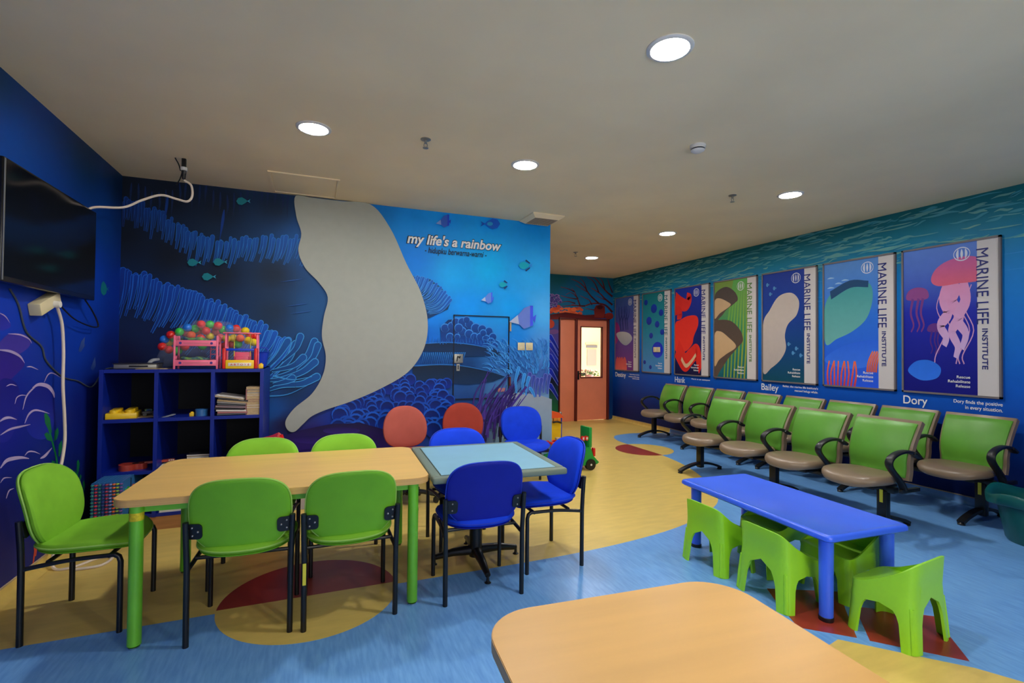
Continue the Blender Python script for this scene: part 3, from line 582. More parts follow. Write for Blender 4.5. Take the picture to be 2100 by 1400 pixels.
MB().box((0, 0, 0), (.26, .02, .40)).build('board', 'board_grey', nb); MB().box((0, -.004, .27), (.30, .02, .06)).build('board_header', 'paper_grey', nb); MB().box((0, -.004, .34), (.36, .02, .05)).build('top_strip', 'cream_plastic', nb)
sill = tag(MB().rbox((5.4, 9.25, .80), (1.2, .4, .05), .01).build('sill_shelf', 'toy_red'), 'red counter top behind the door glass', 'counter')
MB().box((0, 0, -.415), (1.1, .34, .78)).build('counter_base', 'room_cream', sill).location = (5.4, 9.25, .80)
bq = thing('flower_arrangement', 'white and green flower arrangement seen through the door glass', 'flowers', (5.47, 9.2, .826))
pt = MB()
for i in range(46):
    a = random.uniform(0, 2*PI); r = random.uniform(0, .24); z = random.uniform(.02, .12); pt.pad(superell(.035, .014, 2, 8), .004, lambda u, v, h, a=a, r=r, z=z: Vector((r*math.cos(a)+u*math.cos(a*3), r*.4*math.sin(a)+u*math.sin(a*3), z+v+h)))
pt.build('leaves', 'leaf_green', bq)
pf = MB()
for i in range(14): a = random.uniform(0, 2*PI); r = random.uniform(.02, .2); pf.sphere((r*math.cos(a), r*.4*math.sin(a), random.uniform(.08, .15)), .026, 8, 6)
pf.build('petals', 'petal_white', bq); MB().lathe([(0, 0), (.09, 0), (.1, .05), (0, .05)], 16).build('bowl', 'white_plastic', bq)

# ================================================================== CEILING FITTINGS
def downlight(x, y, label):
    t = thing('downlight', label, 'ceiling light', (x, y, HC), 0, 'recessed ceiling downlights')
    MB().lathe([(.112, 0), (.112, -.004), (.104, -.009), (.092, -.010), (.088, -.004), (.088, 0)], 32).build('trim_ring', 'white_plastic', t)
    MB().lathe([(0, -.0045), (.088, -.0045), (.088, -.0015), (0, -.0015)], 32).build('lens', 'lamp_lens', t)
for x, y, lb in ((1.58, 1.92, 'largest round downlight nearest the viewer on the ceiling'), (-.03, 3.54, 'downlight on the left ceiling above the wooden table with green legs'), (1.53, 3.58, 'downlight in the middle of the ceiling, between sprinkler and smoke detector'), (4.10, 3.29, 'downlight on the right ceiling beside the sprinkler near the poster wall'), (4.07, 4.98, 'downlight above the front bench, second nearest to the door'), (4.06, 6.78, 'smallest downlight, nearest to the salmon door'),
                 (1.58, -.3, 'added downlight out of view above the viewer, for extra light')): downlight(x, y, lb)  # the last one is unseen, added for more light
def sprinkler(x, y, label):
    t = thing('sprinkler', label, 'sprinkler', (x, y, HC), 0, 'fire sprinklers on the ceiling')
    MB().lathe([(0, 0), (.036, 0), (.036, -.004), (.018, -.010), (0, -.012)], 18).build('escutcheon', 'metal_grey', t)
    b = MB().cyl((0, 0, -.01), (0, 0, -.03), .010, 10); b.tube([(.009, 0, -.03), (.013, 0, -.045), (.006, 0, -.062)], .003, 6); b.tube([(-.009, 0, -.03), (-.013, 0, -.045), (-.006, 0, -.062)], .003, 6); b.build('frame', 'metal_grey', t)
    MB().lathe([(0, -.061), (.02, -.061), (.02, -.064), (0, -.066)], 14).build('deflector', 'metal_grey', t)
sprinkler(.70, 3.42, 'ceiling sprinkler left of centre, above the tables'); sprinkler(3.63, 3.52, 'ceiling sprinkler on the right beside a downlight'); sprinkler(3.62, 6.51, 'small ceiling sprinkler furthest back, near the door')
sd = thing('smoke_detector', 'round white smoke detector on the ceiling', 'smoke detector', (2.52, 2.76, HC))
MB().lathe([(0, 0), (.055, 0), (.055, -.012), (.05, -.016), (.05, -.026), (.046, -.026), (.046, -.020), (0, -.02)], 28).build('base', 'white_plastic', sd)
MB().lathe([(.042, -.026), (.042, -.034), (.040, -.034), (.040, -.026)], 28).build('vent_slot', 'ink_black', sd); MB().lathe([(.048, -.034), (.044, -.042), (.030, -.050), (0, -.052), (0, -.034)], 28).build('cap', 'white_plastic', sd)
hp = thing('ceiling_access_panel', 'square white access panel in the ceiling above the mural wall', 'access panel', (-.105, 4.83, HC))
fp = MB()
for c, d in (((0, .28, 0), (.57, .02, .01)), ((0, -.28, 0), (.57, .02, .01)), ((.275, 0, 0), (.02, .54, .01)), ((-.275, 0, 0), (.02, .54, .01))): fp.box((c[0], c[1], -.005), d)
fp.build('frame', 'ceiling_paint', hp); MB().box((0, 0, -.002), (.52, .53, .004)).build('panel', 'ceiling_paint', hp)
vt = thing('air_vent', 'square ceiling air vent with egg-crate grille by the mural wall corner', 'air vent', (2.33, 4.97, HC))
vb = MB(); o4 = [(-.19, -.19), (.19, -.19), (.19, .19), (-.19, .19)]; i4 = [(-.14, -.14), (.14, -.14), (.14, .14), (-.14, .14)]
vb.add([(x, y, 0) for x, y in o4]+[(x, y, -.012) for x, y in o4]+[(x, y, -.045) for x, y in i4]+[(x, y, -.01) for x, y in i4], [(i, (i+1) % 4, 4+(i+1) % 4, 4+i) for i in range(4)]+[(4+i, 4+(i+1) % 4, 8+(i+1) % 4, 8+i) for i in range(4)]+[(8+i, 8+(i+1) % 4, 12+(i+1) % 4, 12+i) for i in range(4)])
vb.build('housing', 'ceiling_paint', vt); MB().box((0, 0, -.008), (.28, .28, .004)).build('duct', 'ink_black', vt)
sl = MB().box((0, 0, -.036), (.004, .28, .016)); sx = sl.build('grille_bar', 'trim_tan', vt); sx.location.x = -.12
sy_ = MB().box((0, 0, -.036), (.28, .004, .016)).build('grille_bar', 'trim_tan', vt); sy_.location.y = -.12
for i in range(1, 11):
    for src, ax in ((sx, 0), (sy_, 1)): c = src.copy(); COL.objects.link(c); c.parent = vt; c.location[ax] = -.12+.024*i
bk = thing('ceiling_cable_bracket', 'black cable bracket hanging from the ceiling above the television', 'bracket', (-.975, 4.52, HC))
MB().rbox((0, 0, -.06), (.030, .024, .12), .004).build('bracket', 'black_metal', bk); MB().lathe([(0, -.07), (.024, -.07), (.024, -.095), (0, -.095)], 14).build('clamp_ring', 'white_plastic', bk); MB().lathe([(0, -.115), (.016, -.115), (.012, -.16), (0, -.16)], 12).build('lower_stub', 'black_plastic', bk)
wv = MB(); wv.tube([(-.02, -.01, -.10), (-.035, 0, -.05), (-.06, 0, -.002)], .0045, 6, 4); wv.tube([(-.01, -.01, -.12), (-.03, .02, -.16), (-.06, .05, -.20)], .0045, 6, 4); wv.build('wire', 'cable_black', bk)

# ================================================================== MURAL WALL FITTINGS
ht = thing('access_hatch', 'painted access hatch with black edge gap in the mural wall', 'access panel', (1.71, YM-.012, 1.31))
hb = MB()
for c, d in (((0, 0, .455), (.65, .012, .010)), ((0, 0, -.455), (.65, .012, .010)), ((-.32, 0, 0), (.010, .012, .91)), ((.32, 0, 0), (.010, .012, .91))): hb.box(c, d)
hb.build('edge_gap', 'ink_black', ht)
lk = MB().rbox((-.265, -.004, -.015), (.098, .012, .098), .004).build('lock_plate', 'metal_grey', ht); MB().tube([(-.285, -.014, -.045), (-.275, -.014, .01), (-.255, -.014, -.01), (-.25, -.014, .015)], .006, 6, 3).build('latch', 'black_metal', lk)
MB().box((-.27, -.004, -.11), (.035, .010, .075)).build('lock_case', 'metal_grey', ht); MB().box((-.27, -.010, -.11), (.010, .004, .045)).build('keyhole', 'ink_black', ht)
MB().box((.238, -.002, -.365), (.09, .006, .042)).build('label_plate', 'cover_rose', ht)
for z in (.345, -.27): MB().cyl((.338, -.004, z-.05), (.338, -.004, z+.05), .010, 10).build('hinge', 'door_frame' if z < 0 else 'trim_tan', ht)
def switch(loc, ax, label):
    t = thing('light_switch', label, 'light switch', loc, ax, 'cream light switches')
    MB().rbox((0, -.005, 0), (.088, .010, .088), .006).build('plate', 'cream_plastic', t); MB().rbox((0, -.012, 0), (.06, .006, .06), .003).build('rocker', 'cream_plastic', t)
switch((2.182, YM-.012, 1.435), 0, 'left one of two cream light switches on the mural wall'); switch((2.282, YM-.012, 1.435), 0, 'right one of two cream light switches on the mural wall')

# ================================================================== POSTERS ON THE RIGHT WALL
PW, PH = .795, 1.455
names = ['Destiny', None, 'Hank', None, 'Bailey', None, 'Dory']
pcen = [8.078, 7.185, 6.30, 5.418, 4.548, 3.682, 2.829]
plabel = ['framed poster with purple water nearest the door', 'framed teal poster with scattered blue discs', 'framed navy poster with a red curling band', 'framed green poster with brown rounded shapes', 'framed blue poster with a pale rounded shape', 'framed light blue poster with orange coral at the bottom', 'framed dark blue poster with pink jellyfish, largest in view']
inks = ['ink_navy', 'ink_teal', 'ink_navy', 'ink_green', 'ink_navy', 'ink_navy', 'ink_navy']
cols = [[(70, 100, 170), (74, 70, 150), (120, 50, 140)], [(24, 120, 124), (30, 130, 150), (70, 140, 210)], [(26, 50, 160), (22, 34, 110), (18, 22, 64)], [(120, 150, 60), (60, 140, 90), (20, 96, 110)], [(24, 56, 150), (20, 60, 140), (16, 76, 96)], [(86, 140, 206), (40, 110, 210), (40, 90, 230)], [(90, 130, 210), (24, 36, 160), (16, 18, 120)]]
def blob(c, pts, col, col2=None): c.poly([tuple(p[:2]) for p in catmull([Vector((a, b, 0)) for a, b in pts], 6, True)], col, col2)
def poster(i):
    yc = pcen[i]; t = thing('poster', plabel[i], 'poster', (XR-.0145, yc, 1.0), 0, 'framed posters on the right wall')
    # local u runs to the right as read (towards -y), v downwards
    P = lambda u, v, h: Vector((-h, PW/2-PW*(.02+.96*u), PH-PH*(.012+.976*v)))
    b = MB()
    for c, d in (((0, 0, PH-.009), (.026, PW, .018)), ((0, 0, .009), (.026, PW, .018)), ((0, PW/2-.008, PH/2), (.026, .016, PH)), ((0, -PW/2+.008, PH/2), (.026, .016, PH))): b.box(c, d)
    b.build('frame', 'poster_frame', t)
    US = .795
    g0, g1, g2 = [S(*q) for q in cols[i]]
    def pc(u, v): return mixc(g0, g1, v/.45) if v < .45 else mixc(g1, g2, (v-.45)/.55)
    MB().box((.004, 0, PH/2), (.012, PW-.01, PH-.01)).build('backing_board', 'white_print', t)
    field(lambda u, v, h: P(u, v, .0032), 0, US, 0, 1, 8, 16, pc, 'art_print', 'poster_print', t)
    MB().add([P(US, 0, .0034), P(1, 0, .0034), P(1, 1, .0034), P(US, 1, .0034)], [(0, 1, 2, 3)]).build('white_strip', 'white_print', t)
    c = Canvas(lambda u, v, h: P(min(u, US), v, .0036+h))
    k = lambda *q: S(*q)
    if i == 0:
        for x in (.18, .3, .42, .5): c.stroke([(x+.06, .45), (x+.02, .32), (x-.03, .2), (x-.02, .12)], .04, .015, k(40, 56, 120)); c.stroke([(x+.02, .32), (x+.1, .24), (x+.12, .16)], .03, .012, k(40, 56, 120))
        blob(c, [(0, .34), (.16, .38), (.2, .48), (.1, .6), (0, .62)], k(140, 40, 120), k(150, 50, 130)); blob(c, [(.04, .5), (.3, .47), (.62, .5), (.74, .58), (.5, .66), (.25, .62)], k(186, 190, 196), k(150, 160, 176))
        for x in (.1, .2, .3, .42): blob(c, [(x-.08, 1), (x-.07, .88), (x, .82), (x+.08, .88), (x+.09, 1)], k(200, 80, 90), k(230, 110, 100))
    if i == 1:
        for x, y, r in ((.12, .11, .07), (.42, .2, .11), (.68, .26, .08), (.24, .35, .1), (.54, .4, .08), (.72, .5, .07), (.32, .54, .07), (.08, .88, .05), (.3, .94, .05)): c.disc(x, y, r, r*.52, k(24, 60, 170), k(20, 44, 140))
        c.disc(.56, .72, .2, .1, k(26, 50, 190), k(34, 60, 210))
    if i == 2:
        c.stroke([(0, .13), (.18, .18), (.36, .2), (.46, .13), (.36, .09)], .2, .07, k(214, 44, 36), k=8); c.stroke([(0, .25), (.14, .26), (.18, .32), (.06, .34)], .12, .05, k(206, 40, 34), k=8)
        blob(c, [(0, .42), (.16, .37), (.4, .33), (.66, .34), (.7, .44), (.58, .56), (.52, .66), (.3, .74), (0, .72)], k(222, 46, 36), k(232, 56, 40))
        c.stroke([(.06, .7), (.3, .86), (.48, .8), (.66, .74), (.74, .86), (.79, .95)], .24, .14, k(222, 46, 36), k=8); c.stroke([(.2, .82), (.34, .9), (.5, .85), (.64, .77)], .05, .04, k(220, 180, 140), k=8)
    if i == 3:
        for x in range(7): c.stroke([(.25+.08*x, 1), (.3+.08*x, .6), (.42+.06*x, .2), (.5+.05*x, 0)], .03, .05, k(120+6*x, 160, 60), k(90, 170, 80))
        blob(c, [(0, .16), (.08, .09), (.3, .06), (.5, .12), (.58, .2), (.5, .24), (.3, .3), (.18, .36), (0, .4)], k(74, 64, 58), k(86, 74, 66)); blob(c, [(0, .2), (.12, .17), (.34, .22), (.4, .26), (.14, .33), (0, .38)], k(196, 164, 124))
        blob(c, [(0, .44), (.12, .4), (.42, .42), (.64, .52), (.7, .62), (.6, .68), (.36, .8), (.14, .94), (0, 1)], k(84, 70, 60), k(94, 78, 68)); blob(c, [(0, .56), (.14, .52), (.34, .58), (.54, .68), (.3, .76), (.12, .82), (0, .88)], k(206, 172, 130), k(200, 164, 120))
    if i == 4:
        blob(c, [(0, .48), (.14, .34), (.32, .22), (.56, .2), (.7, .28), (.66, .4), (.5, .48), (.44, .58), (.46, .7), (.36, .8), (.18, .88), (0, .92)], k(196, 182, 170), k(184, 172, 164))
        for x, y in ((.52, .66), (.66, .7), (.6, .74), (.74, .76), (.1, .1), (.24, .14), (.16, .19)): fish(c, x, y, .07, k(80, 140, 190), k(80, 140, 190))
    if i == 5:
        for x, y in ((.1, .12), (.22, .17), (.32, .15), (.1, .2), (.34, .2)): c.stroke([(x-.05, y), (x, y-.004), (x+.06, y)], .012, .012, k(150, 190, 224), bulge=True)
        blob(c, [(.0, .38), (.12, .24), (.4, .18), (.66, .19), (.72, .3), (.64, .46), (.44, .56), (.2, .62), (.02, .66)], k(60, 150, 150), k(110, 176, 170))
        c.stroke([(.1, .26), (.4, .185), (.66, .2)], .07, .05, k(24, 70, 110)); blob(c, [(.0, .8), (.3, .68), (.79, .64), (.79, .8), (.4, .86)], k(40, 100, 220), k(60, 120, 235))
        for x in range(9): c.stroke([(.06+.05*x, 1), (.05+.055*x, .9), (.08+.05*x+.03*math.sin(x*2), .8)], .03, .018, k(190, 60, 80), k(240, 110, 60))
        for x in range(5): c.stroke([(.64+.03*x, .88), (.66+.03*x, .8), (.72+.03*x, .72)], .026, .016, k(200, 90, 70), k(240, 120, 60))
    if i == 6:
        for x, y, s_, al in ((.16, .32, .42, .45), (.36, .56, .28, .75)):
            cc = mixc(k(180, 90, 140), g2, al); blob(c, [(x-.3*s_, y+.06*s_), (x-.24*s_, y-.08*s_), (x, y-.13*s_), (x+.26*s_, y-.08*s_), (x+.3*s_, y+.06*s_), (x, y+.09*s_)], cc)
            for dx in (-.12, .04, .16): c.stroke([(x+dx*s_, y+.06*s_), (x+(dx-.06)*s_, y+.3*s_), (x+(dx+.02)*s_, y+.5*s_), (x+(dx-.05)*s_, y+.62*s_)], .07*s_, .03*s_, mixc(cc, g2, .35))
        for x, e in ((.45, .4), (.52, .62), (.7, .64), (.74, .68)): c.stroke([(x, .28), (x-.07, .42), (x+.02, .58), (e-.03, .74), (e-.04+.1*(x-.5), .8)], .008, .012, k(200, 150, 190))
        for pts in ([(.52, .26), (.46, .36), (.5, .46), (.42, .54), (.48, .62), (.46, .68)], [(.6, .26), (.54, .38), (.62, .48), (.54, .58), (.6, .68), (.58, .76)], [(.64, .26), (.68, .38), (.6, .5), (.68, .6), (.64, .7)]): c.stroke(pts, .12, .05, k(216, 140, 180), k(200, 170, 214), k=8)
        blob(c, [(.32, .23), (.36, .16), (.48, .11), (.66, .09), (.82, .12), (.84, .25), (.6, .265), (.4, .27)], k(190, 90, 150), k(214, 96, 120))
        blob(c, [(.05, .86), (.14, .79), (.3, .78), (.42, .83), (.38, .9), (.2, .92)], k(40, 110, 220), k(50, 120, 235))
    # round emblem: ring with three upright fish shapes
    ex, ey = .645, .072; wt = mixc(k(235, 235, 235), pc(ex, ey), .25)
    c.ring(ex, ey, .082, .043, .007, wt, n=28)
    for dx in (-.036, 0, .036): c.stroke([(ex+dx, ey-.032), (ex+dx*1.25, ey), (ex+dx, ey+.032)], .026, .026, wt, k=5, bulge=True)
    c.build('art_shapes', 'poster_print', t)
    R, U = (0, 0, -1), (0, -1, 0)
    q = P(US-.006, .055, .006); lettering('lettering', 'MARINE LIFE', inks[i], t, q, R, U, width=PH*.475, height=.088, bold=.0)
    q = P(US+.046, .570, .006); lettering('lettering', 'INSTITUTE', inks[i], t, q, R, U, width=PH*.255, height=.042, bold=.012)
    for j, s_ in enumerate(('Rescue', 'Rehabilitate', 'Release')): lettering('lettering', s_, 'ink_white', t, P(.725, .895+.030*j, .0065), (0, -1, 0), (0, 0, 1), height=.026, align='r', bold=.006)
for i in range(7): poster(i)
RT = (0, -1, 0); UP = (0, 0, 1)
wx = XR-.0035
def walltext(s_, y, z, h, align='l', m='ink_white', width=None, bold=.008): lettering('lettering', s_, m, w_right, (wx, y, z), RT, UP, height=h, align=align, bold=bold, width=width)
walltext('Destiny', 8.475, .845, .118, width=.36); walltext('Hank', 6.70, .872, .095, width=.245); walltext('Bailey', 4.965, .855, .115, width=.265); walltext('Dory', 3.225, .855, .110, width=.215)
for j, s_ in enumerate(('Destiny discovers with the', 'assistance of the ocean', 'anything is possible')): walltext(s_, 7.685, .925-.038*j, .026, 'r')
walltext('Hank is an octopus', 5.905, .935, .028, 'r', width=.40)
for j, s_ in enumerate(("Bailey, the marine life institute's", 'rescued beluga whale.')): walltext(s_, 4.155, .938-.046*j, .034, 'r', width=(.48, .31)[j])
for j, s_ in enumerate(('Dory finds the positive', 'in every situation.')): walltext(s_, 2.434, .925-.052*j, .042, 'r', width=(.36, .27)[j])
ss = thing('light_switch', 'cream double light switch mounted over the teal poster', 'light switch', (XR-.030, 7.14, 1.42), -PI/2, 'cream light switches')
for dx in (-.048, .048): MB().rbox((dx, -.005, 0), (.088, .010, .088), .006).build('plate', 'cream_plastic', ss); MB().rbox((dx, -.012, 0), (.06, .006, .06), .003).build('rocker', 'cream_plastic', ss)

# ================================================================== TELEVISION AND CABLES
tv = thing('television', 'large black wall-mounted television on the left wall', 'television', (XL+.07, 3.83, 2.04))
MB().rbox((0, 0, 0), (.045, 1.14, .635), .006).build('casing', 'tv_bezel', tv); MB().box((.0235, 0, .008), (.002, 1.115, .595)).build('screen', 'tv_black', tv); MB().box((-.045, 0, 0), (.05, .4, .3)).build('wall_bracket', 'black_metal', tv)
MB().box((.0245, -.562, 0), (.003, .010, .62)).build('bezel_trim', 'metal_grey', tv)
cd = MB().tube([(-1.50, 4.28, 2.34), (-1.46, 4.34, 2.385), aty(253, 425, 4.42), aty(292, 410, 4.47), aty(330, 400, 4.50), aty(362, 408, 4.52), aty(384, 413, 4.52), aty(394, 402, 4.52), aty(392, 380, 4.52), (-.972, 4.52, 2.70)], .0085, 8, 6).build('television_cable', 'cable_white'); tag(cd, 'white cable running from the television top up to the ceiling bracket', 'cable')
so = thing('power_socket', 'cream extension socket on the wall under the television', 'power socket', (XL+.03, 3.86, 1.655))
rm = Matrix.Rotation(math.radians(22), 3, 'X')
MB().rbox((0, 0, 0), (.06, .26, .075), .006, m=rm).build('socket_body', 'cream_plastic', so); MB().lathe([(0, 0), (.022, 0), (.02, .03), (0, .03)], 14, (.03, .04, .0), Matrix.Rotation(PI/2, 3, 'Y')).build('plug', 'white_plastic', so)
X1 = XL+.055
pc_ = MB().tube([(XL+.065, 3.90, 1.655), (X1, 3.955, 1.63), atx(127, 665, X1), atx(130, 720, X1), atx(129, 790, X1), atx(132, 850, X1), atx(133, 900, X1), atx(128, 940, X1), atx(121, 975, X1), atx(119, 1030, X1), atx(116, 1100, X1), (-1.50, 3.93, .02), (-1.40, 3.90, .008), (-1.30, 4.02, .008), (-1.22, 4.0, .008), (-1.24, 3.88, .008), (-1.36, 3.86, .008)], .009, 8, 6).build('power_cable', 'cable_white'); tag(pc_, 'white power cable hanging from the wall socket down to the floor', 'cable')
bc = MB().tube([(XL+.05, 3.96, 1.67), atx(150, 652, X1), atx(180, 667, X1), atx(200, 670, X1), atx(199, 658, X1), atx(188, 635, X1), (XL+.05, 4.33, 1.74)], .005, 6, 6).build('black_cable', 'cable_black'); tag(bc, 'thin black cable looping below the television corner', 'cable')
X2 = XL+.006
gc = MB().tube([atx(20, 592, X2), atx(38, 625, X2), atx(54, 680, X2), atx(85, 710, X2), atx(95, 740, X2), atx(128, 772, X2), atx(160, 781, X2), (-1.552, 4.60, 1.09), (-1.50, 4.62, 1.19), (-1.46, 4.62, 1.228), (-1.38, 4.62, 1.226)], .005, 6, 6).build('grey_cable', 'cable_grey'); tag(gc, 'thin grey cable trailing down the left wall onto the blue shelf', 'cable')

# ================================================================== STACKING CHAIRS
def stack_chair(label, fab, shell, pipe, group, bolts=3):
    t = thing('stacking_chair', label, 'chair', (0, 0, 0), 0, group)      # faces +y
    for s_ in (-1, 1):
        MB().tube([(s_*.215, .190, 0), (s_*.215, .190, .345), (s_*.213, .182, .368), (s_*.212, .165, .378)], .0125, 10).build('leg', 'black_metal', t)
        MB().tube([(s_*.222, -.195, 0), (s_*.223, -.195, .36), (s_*.226, -.198, .46), (s_*.229, -.206, .580)], .0135, 10).build('leg', 'black_metal', t)
        MB().tube([(s_*.212, .168, .378), (s_*.213, 0, .374), (s_*.217, -.12, .362), (s_*.222, -.195, .352)], .0105, 8, 4).build('side_rail', 'black_metal', t)
    for y in (.14, -.10): MB().tube([(-.212, y, .374), (.212, y, .374)], .010, 8).build('cross_rail', 'black_metal', t)
    def seat(a, b, h):
        z = .418 - .022*max(0, (b-.10)/.12)**2 + .018*(a/.22)**2 + .010*max(0, (-b-.1)/.1)
        return Vector((a, b+.005, z+h))
    so_ = superell(.226, .218, 3.0, 48)
    so_ = [(a*(1-.10*max(0, -b/.218)), b) for a, b in so_]
    MB().pad(so_, .052, seat).build('seat', fab, t)
    MB().pad([(a*.95, b*.95) for a, b in so_], .016, lambda a, b, h: seat(a, b, h-.026)).build('seat_shell', shell, t)
    MB().tube([seat(a*1.0, b*1.0, -.004) for a, b in so_], .0042, 6, closed=True).build('piping', pipe, t)
    bo = []
    for a, b in superell(.222, .183, 3.7, 60):
        q = -b/.183
        if q > 0: a *= 1-.12*q**2.0; b = b*(.90+.18*(1-(a/.2)**2))
        else: a *= 1-.06*(-q)**2; b = b*(.96+.06*(1-(a/.22)**2))
        bo.append((a, b))
    tl = math.radians(11)
    def back(a, b, h):
        y = -.200+.026*(a/.22)**2 + h*math.cos(tl) - b*math.sin(tl) - .03*max(0, b/.18)**2
        return Vector((a, y, .600+b*math.cos(tl)))
    MB().pad(bo, .046, lambda a, b, h: back(a, b, h+.012)).build('backrest', fab, t)
    MB().pad([(a*.985, b*.985) for a, b in bo], .020, lambda a, b, h: back(a, b, h-.014)).build('back_shell', shell, t)
    MB().tube([back(a, b, -.006) for a, b in bo], .0042, 6, closed=True).build('piping', pipe, t)
    for s_ in (-1, 1):
        pl = rrect(-.040, .030, -.038, .038, .018, 4)
        br = MB().prism(pl, -.0360, -.0275, lambda a, b, h: back(s_*(.190-a), b-.068, h)).build('bracket', 'black_plastic', t)
        for a, b in (((-.012, .02), (.012, 0), (-.012, -.02)) if bolts == 3 else ((0, .02), (0, -.02))): MB().sphere(back(s_*(.190-a), b-.068, -.037), .0052, 8, 6).build('bolt', 'bolt_metal', br)
    return t
GG, GB = 'green stacking chairs at the wooden table', 'blue stacking chairs'
g1 = stack_chair('green chair seen from behind with worn top seam, before the wooden table', 'green_fabric', 'green_shell', 'green_piping', GG)
g1.location = (-.305, 2.885, 0); g1.rotation_euler = (0, 0, math.radians(-4))
MB().pad(superell(.055, .007, 2, 16), .006, lambda a, b, h: Vector((a-.01, -.262+h, .772+b))).build('torn_foam', 'yellow_scuff', g1)
g2 = dup(g1, (.185, 2.85, 0), math.radians(1), 'green chair seen from behind with a yellow sticker on its leg')
for c in list(g2.children):
    if c.name.startswith('torn_foam'): bpy.data.objects.remove(c)
MB().box((-.222, -.2095, .285), (.016, .003, .105)).build('sticker', 'sticker_yellow', g2)
def strip(o):
    for c in list(o.children):
        if c.name.startswith('torn_foam') or c.name.startswith('sticker'): bpy.data.objects.remove(c)
    return o
strip(dup(g1, (-.325, 3.46, 0), math.radians(176), 'green chair across the wooden table nearest the shelf, only its top showing'))
strip(dup(g1, (.205, 3.45, 0), math.radians(181), 'green chair across the wooden table nearest the salmon chair, only its top showing'))
strip(dup(g1, (-1.045, 3.195, 0), math.radians(-94), 'green chair turned sideways by the left wall at the table end'))
b1 = stack_chair('dark blue chair seen from behind at the near side of the square table', 'blue_fabric', 'blue_shell', 'blue_piping', GB, 2)
b1.location = (.905, 2.825, 0); b1.rotation_euler = (0, 0, math.radians(-2))
dup(b1, (1.02, 3.46, 0), math.radians(180), 'blue chair across the square table, tucked under its far edge')
dup(b1, (1.435, 3.045, 0), math.radians(90), 'blue chair seen from the side at the right end of the square table')
dup(b1, (2.03, 4.66, 0), math.radians(174), 'blue chair standing alone against the mural wall near its corner')

# ================================================================== TASK CHAIRS BY THE MURAL WALL
def task_chair(label, m, loc, rz):
    t = thing('task_chair', label, 'chair', loc, rz, 'armless swivel chairs by the mural wall')   # faces +y
    so_ = superell(.22, .215, 2.8, 40); MB().pad(so_, .07, lambda a, b, h: Vector((a, b, .44+h+.015*(a/.22)**2))).build('seat', m, t); MB().pad([(a*.92, b*.92) for a, b in so_], .025, lambda a, b, h: Vector((a, b, .40+h))).build('seat_pan', 'black_plastic', t)
    bo = [(a*(1.0-.20*max(0, b/.19)**1.5), b) for a, b in superell(.205, .19, 2.7, 44)]
    MB().pad(bo, .055, lambda a, b, h: Vector((a, -.20-.18*b+h+.04*(a/.2)**2, .665+b))).build('backrest', m, t); MB().pad([(a*.95, b*.95) for a, b in bo], .022, lambda a, b, h: Vector((a, -.232-.18*b+h+.04*(a/.2)**2, .665+b))).build('back_shell', 'black_plastic', t)
    MB().sweep([(0, 0, .385), (0, -.18, .385), (0, -.25, .42), (0, -.25, .55)], [(-.006, -.03), (.006, -.03), (.006, .03), (-.006, .03)], (0, -.3, 1), 5).build('back_bar', 'black_metal', t)
    MB().cyl((0, 0, .08), (0, 0, .39), .026, 14).build('gas_column', 'black_metal', t)
    for i in range(5):
        a = 2*PI*i/5+.35; c, s_ = math.cos(a), math.sin(a)
        MB().tube([(0, 0, .115), (c*.14, s_*.14, .10), (c*.25, s_*.25, .068)], [.026, .016], 8).build('base_arm', 'black_plastic', t)
        k = MB(); q = Vector((c*.25, s_*.25, .026)); n = Vector((-s_, c, 0)); k.cyl(q-n*.022, q-n*.006, .026, 14); k.cyl(q+n*.006, q+n*.022, .026, 14); k.tube([q+Vector((0, 0, .045)), q], .008, 6); k.build('caster', 'black_plastic', t)
task_chair('pale salmon swivel chair against the mural wall, left of the rust-coloured one', 'salmon_fabric', (.80, 4.50, 0), math.radians(182)); task_chair('rust-coloured swivel chair against the mural wall, right of the pale salmon one', 'rust_fabric', (1.36, 4.60, 0), math.radians(172))

# ================================================================== TABLES
def rounded_top(poly, z0, z1, m_top, m_edge, t, bev=.003):
    k = MB(); cx = sum(a for a, b in poly)/len(poly); cy = sum(b for a, b in poly)/len(poly)
    ins = [(a-(a-cx)/math.hypot(a-cx, b-cy)*bev, b-(b-cy)/math.hypot(a-cx, b-cy)*bev) for a, b in poly]
    top = MB().prism(ins, z1-.002, z1).build('tabletop', m_top, t); MB().prism(poly, z0, z1-.002).build('edge_banding', m_edge, t); return top
ta = thing('long_table', 'long beech-topped table with bright green legs among the green chairs', 'table', (-.112, 3.177, 0), math.radians(-2.5))
rounded_top(rrect(-.735, .735, -.450, .450, .085, 8), .658, .692, 'wood_top', 'wood_edge', ta)
for i, (x, y) in enumerate(((-.631, -.416), (.645, -.416), (-.634, .399), (.662, .428))):
    lg = MB().cyl((x, y, .016), (x, y, .658), .0285, 20).build('leg', 'green_metal', ta)
    MB().lathe([(0, 0), (.022, 0), (.024, .008), (.012, .016), (0, .016)], 16, (x, y, 0)).build('levelling_foot', 'chrome', lg)
    if i == 0: MB().lathe([(.0289, .59), (.0291, .595), (.0291, .622), (.0289, .627)], 20, (x, y, 0)).build('worn_band', 'yellow_scuff', lg)
ap = MB()
for c, d in (((0, -.40, .640), (1.24, .02, .035)), ((0, .40, .640), (1.24, .02, .035)), ((-.62, 0, .640), (.02, .8, .035)), ((.63, 0, .640), (.02, .8, .035))): ap.box(c, d)
ap.build('apron', 'green_metal', ta)
tb = thing('square_table', 'square table with pale blue top, grey edge and black pedestal', 'table', (1.035, 3.097, -.0095), math.radians(-2.8))
rounded_top(rrect(-.35, .35, -.40, .40, .004, 2), .690, .7015, 'table_blue_top', 'table_grey_edge', tb)
eb = MB(); 
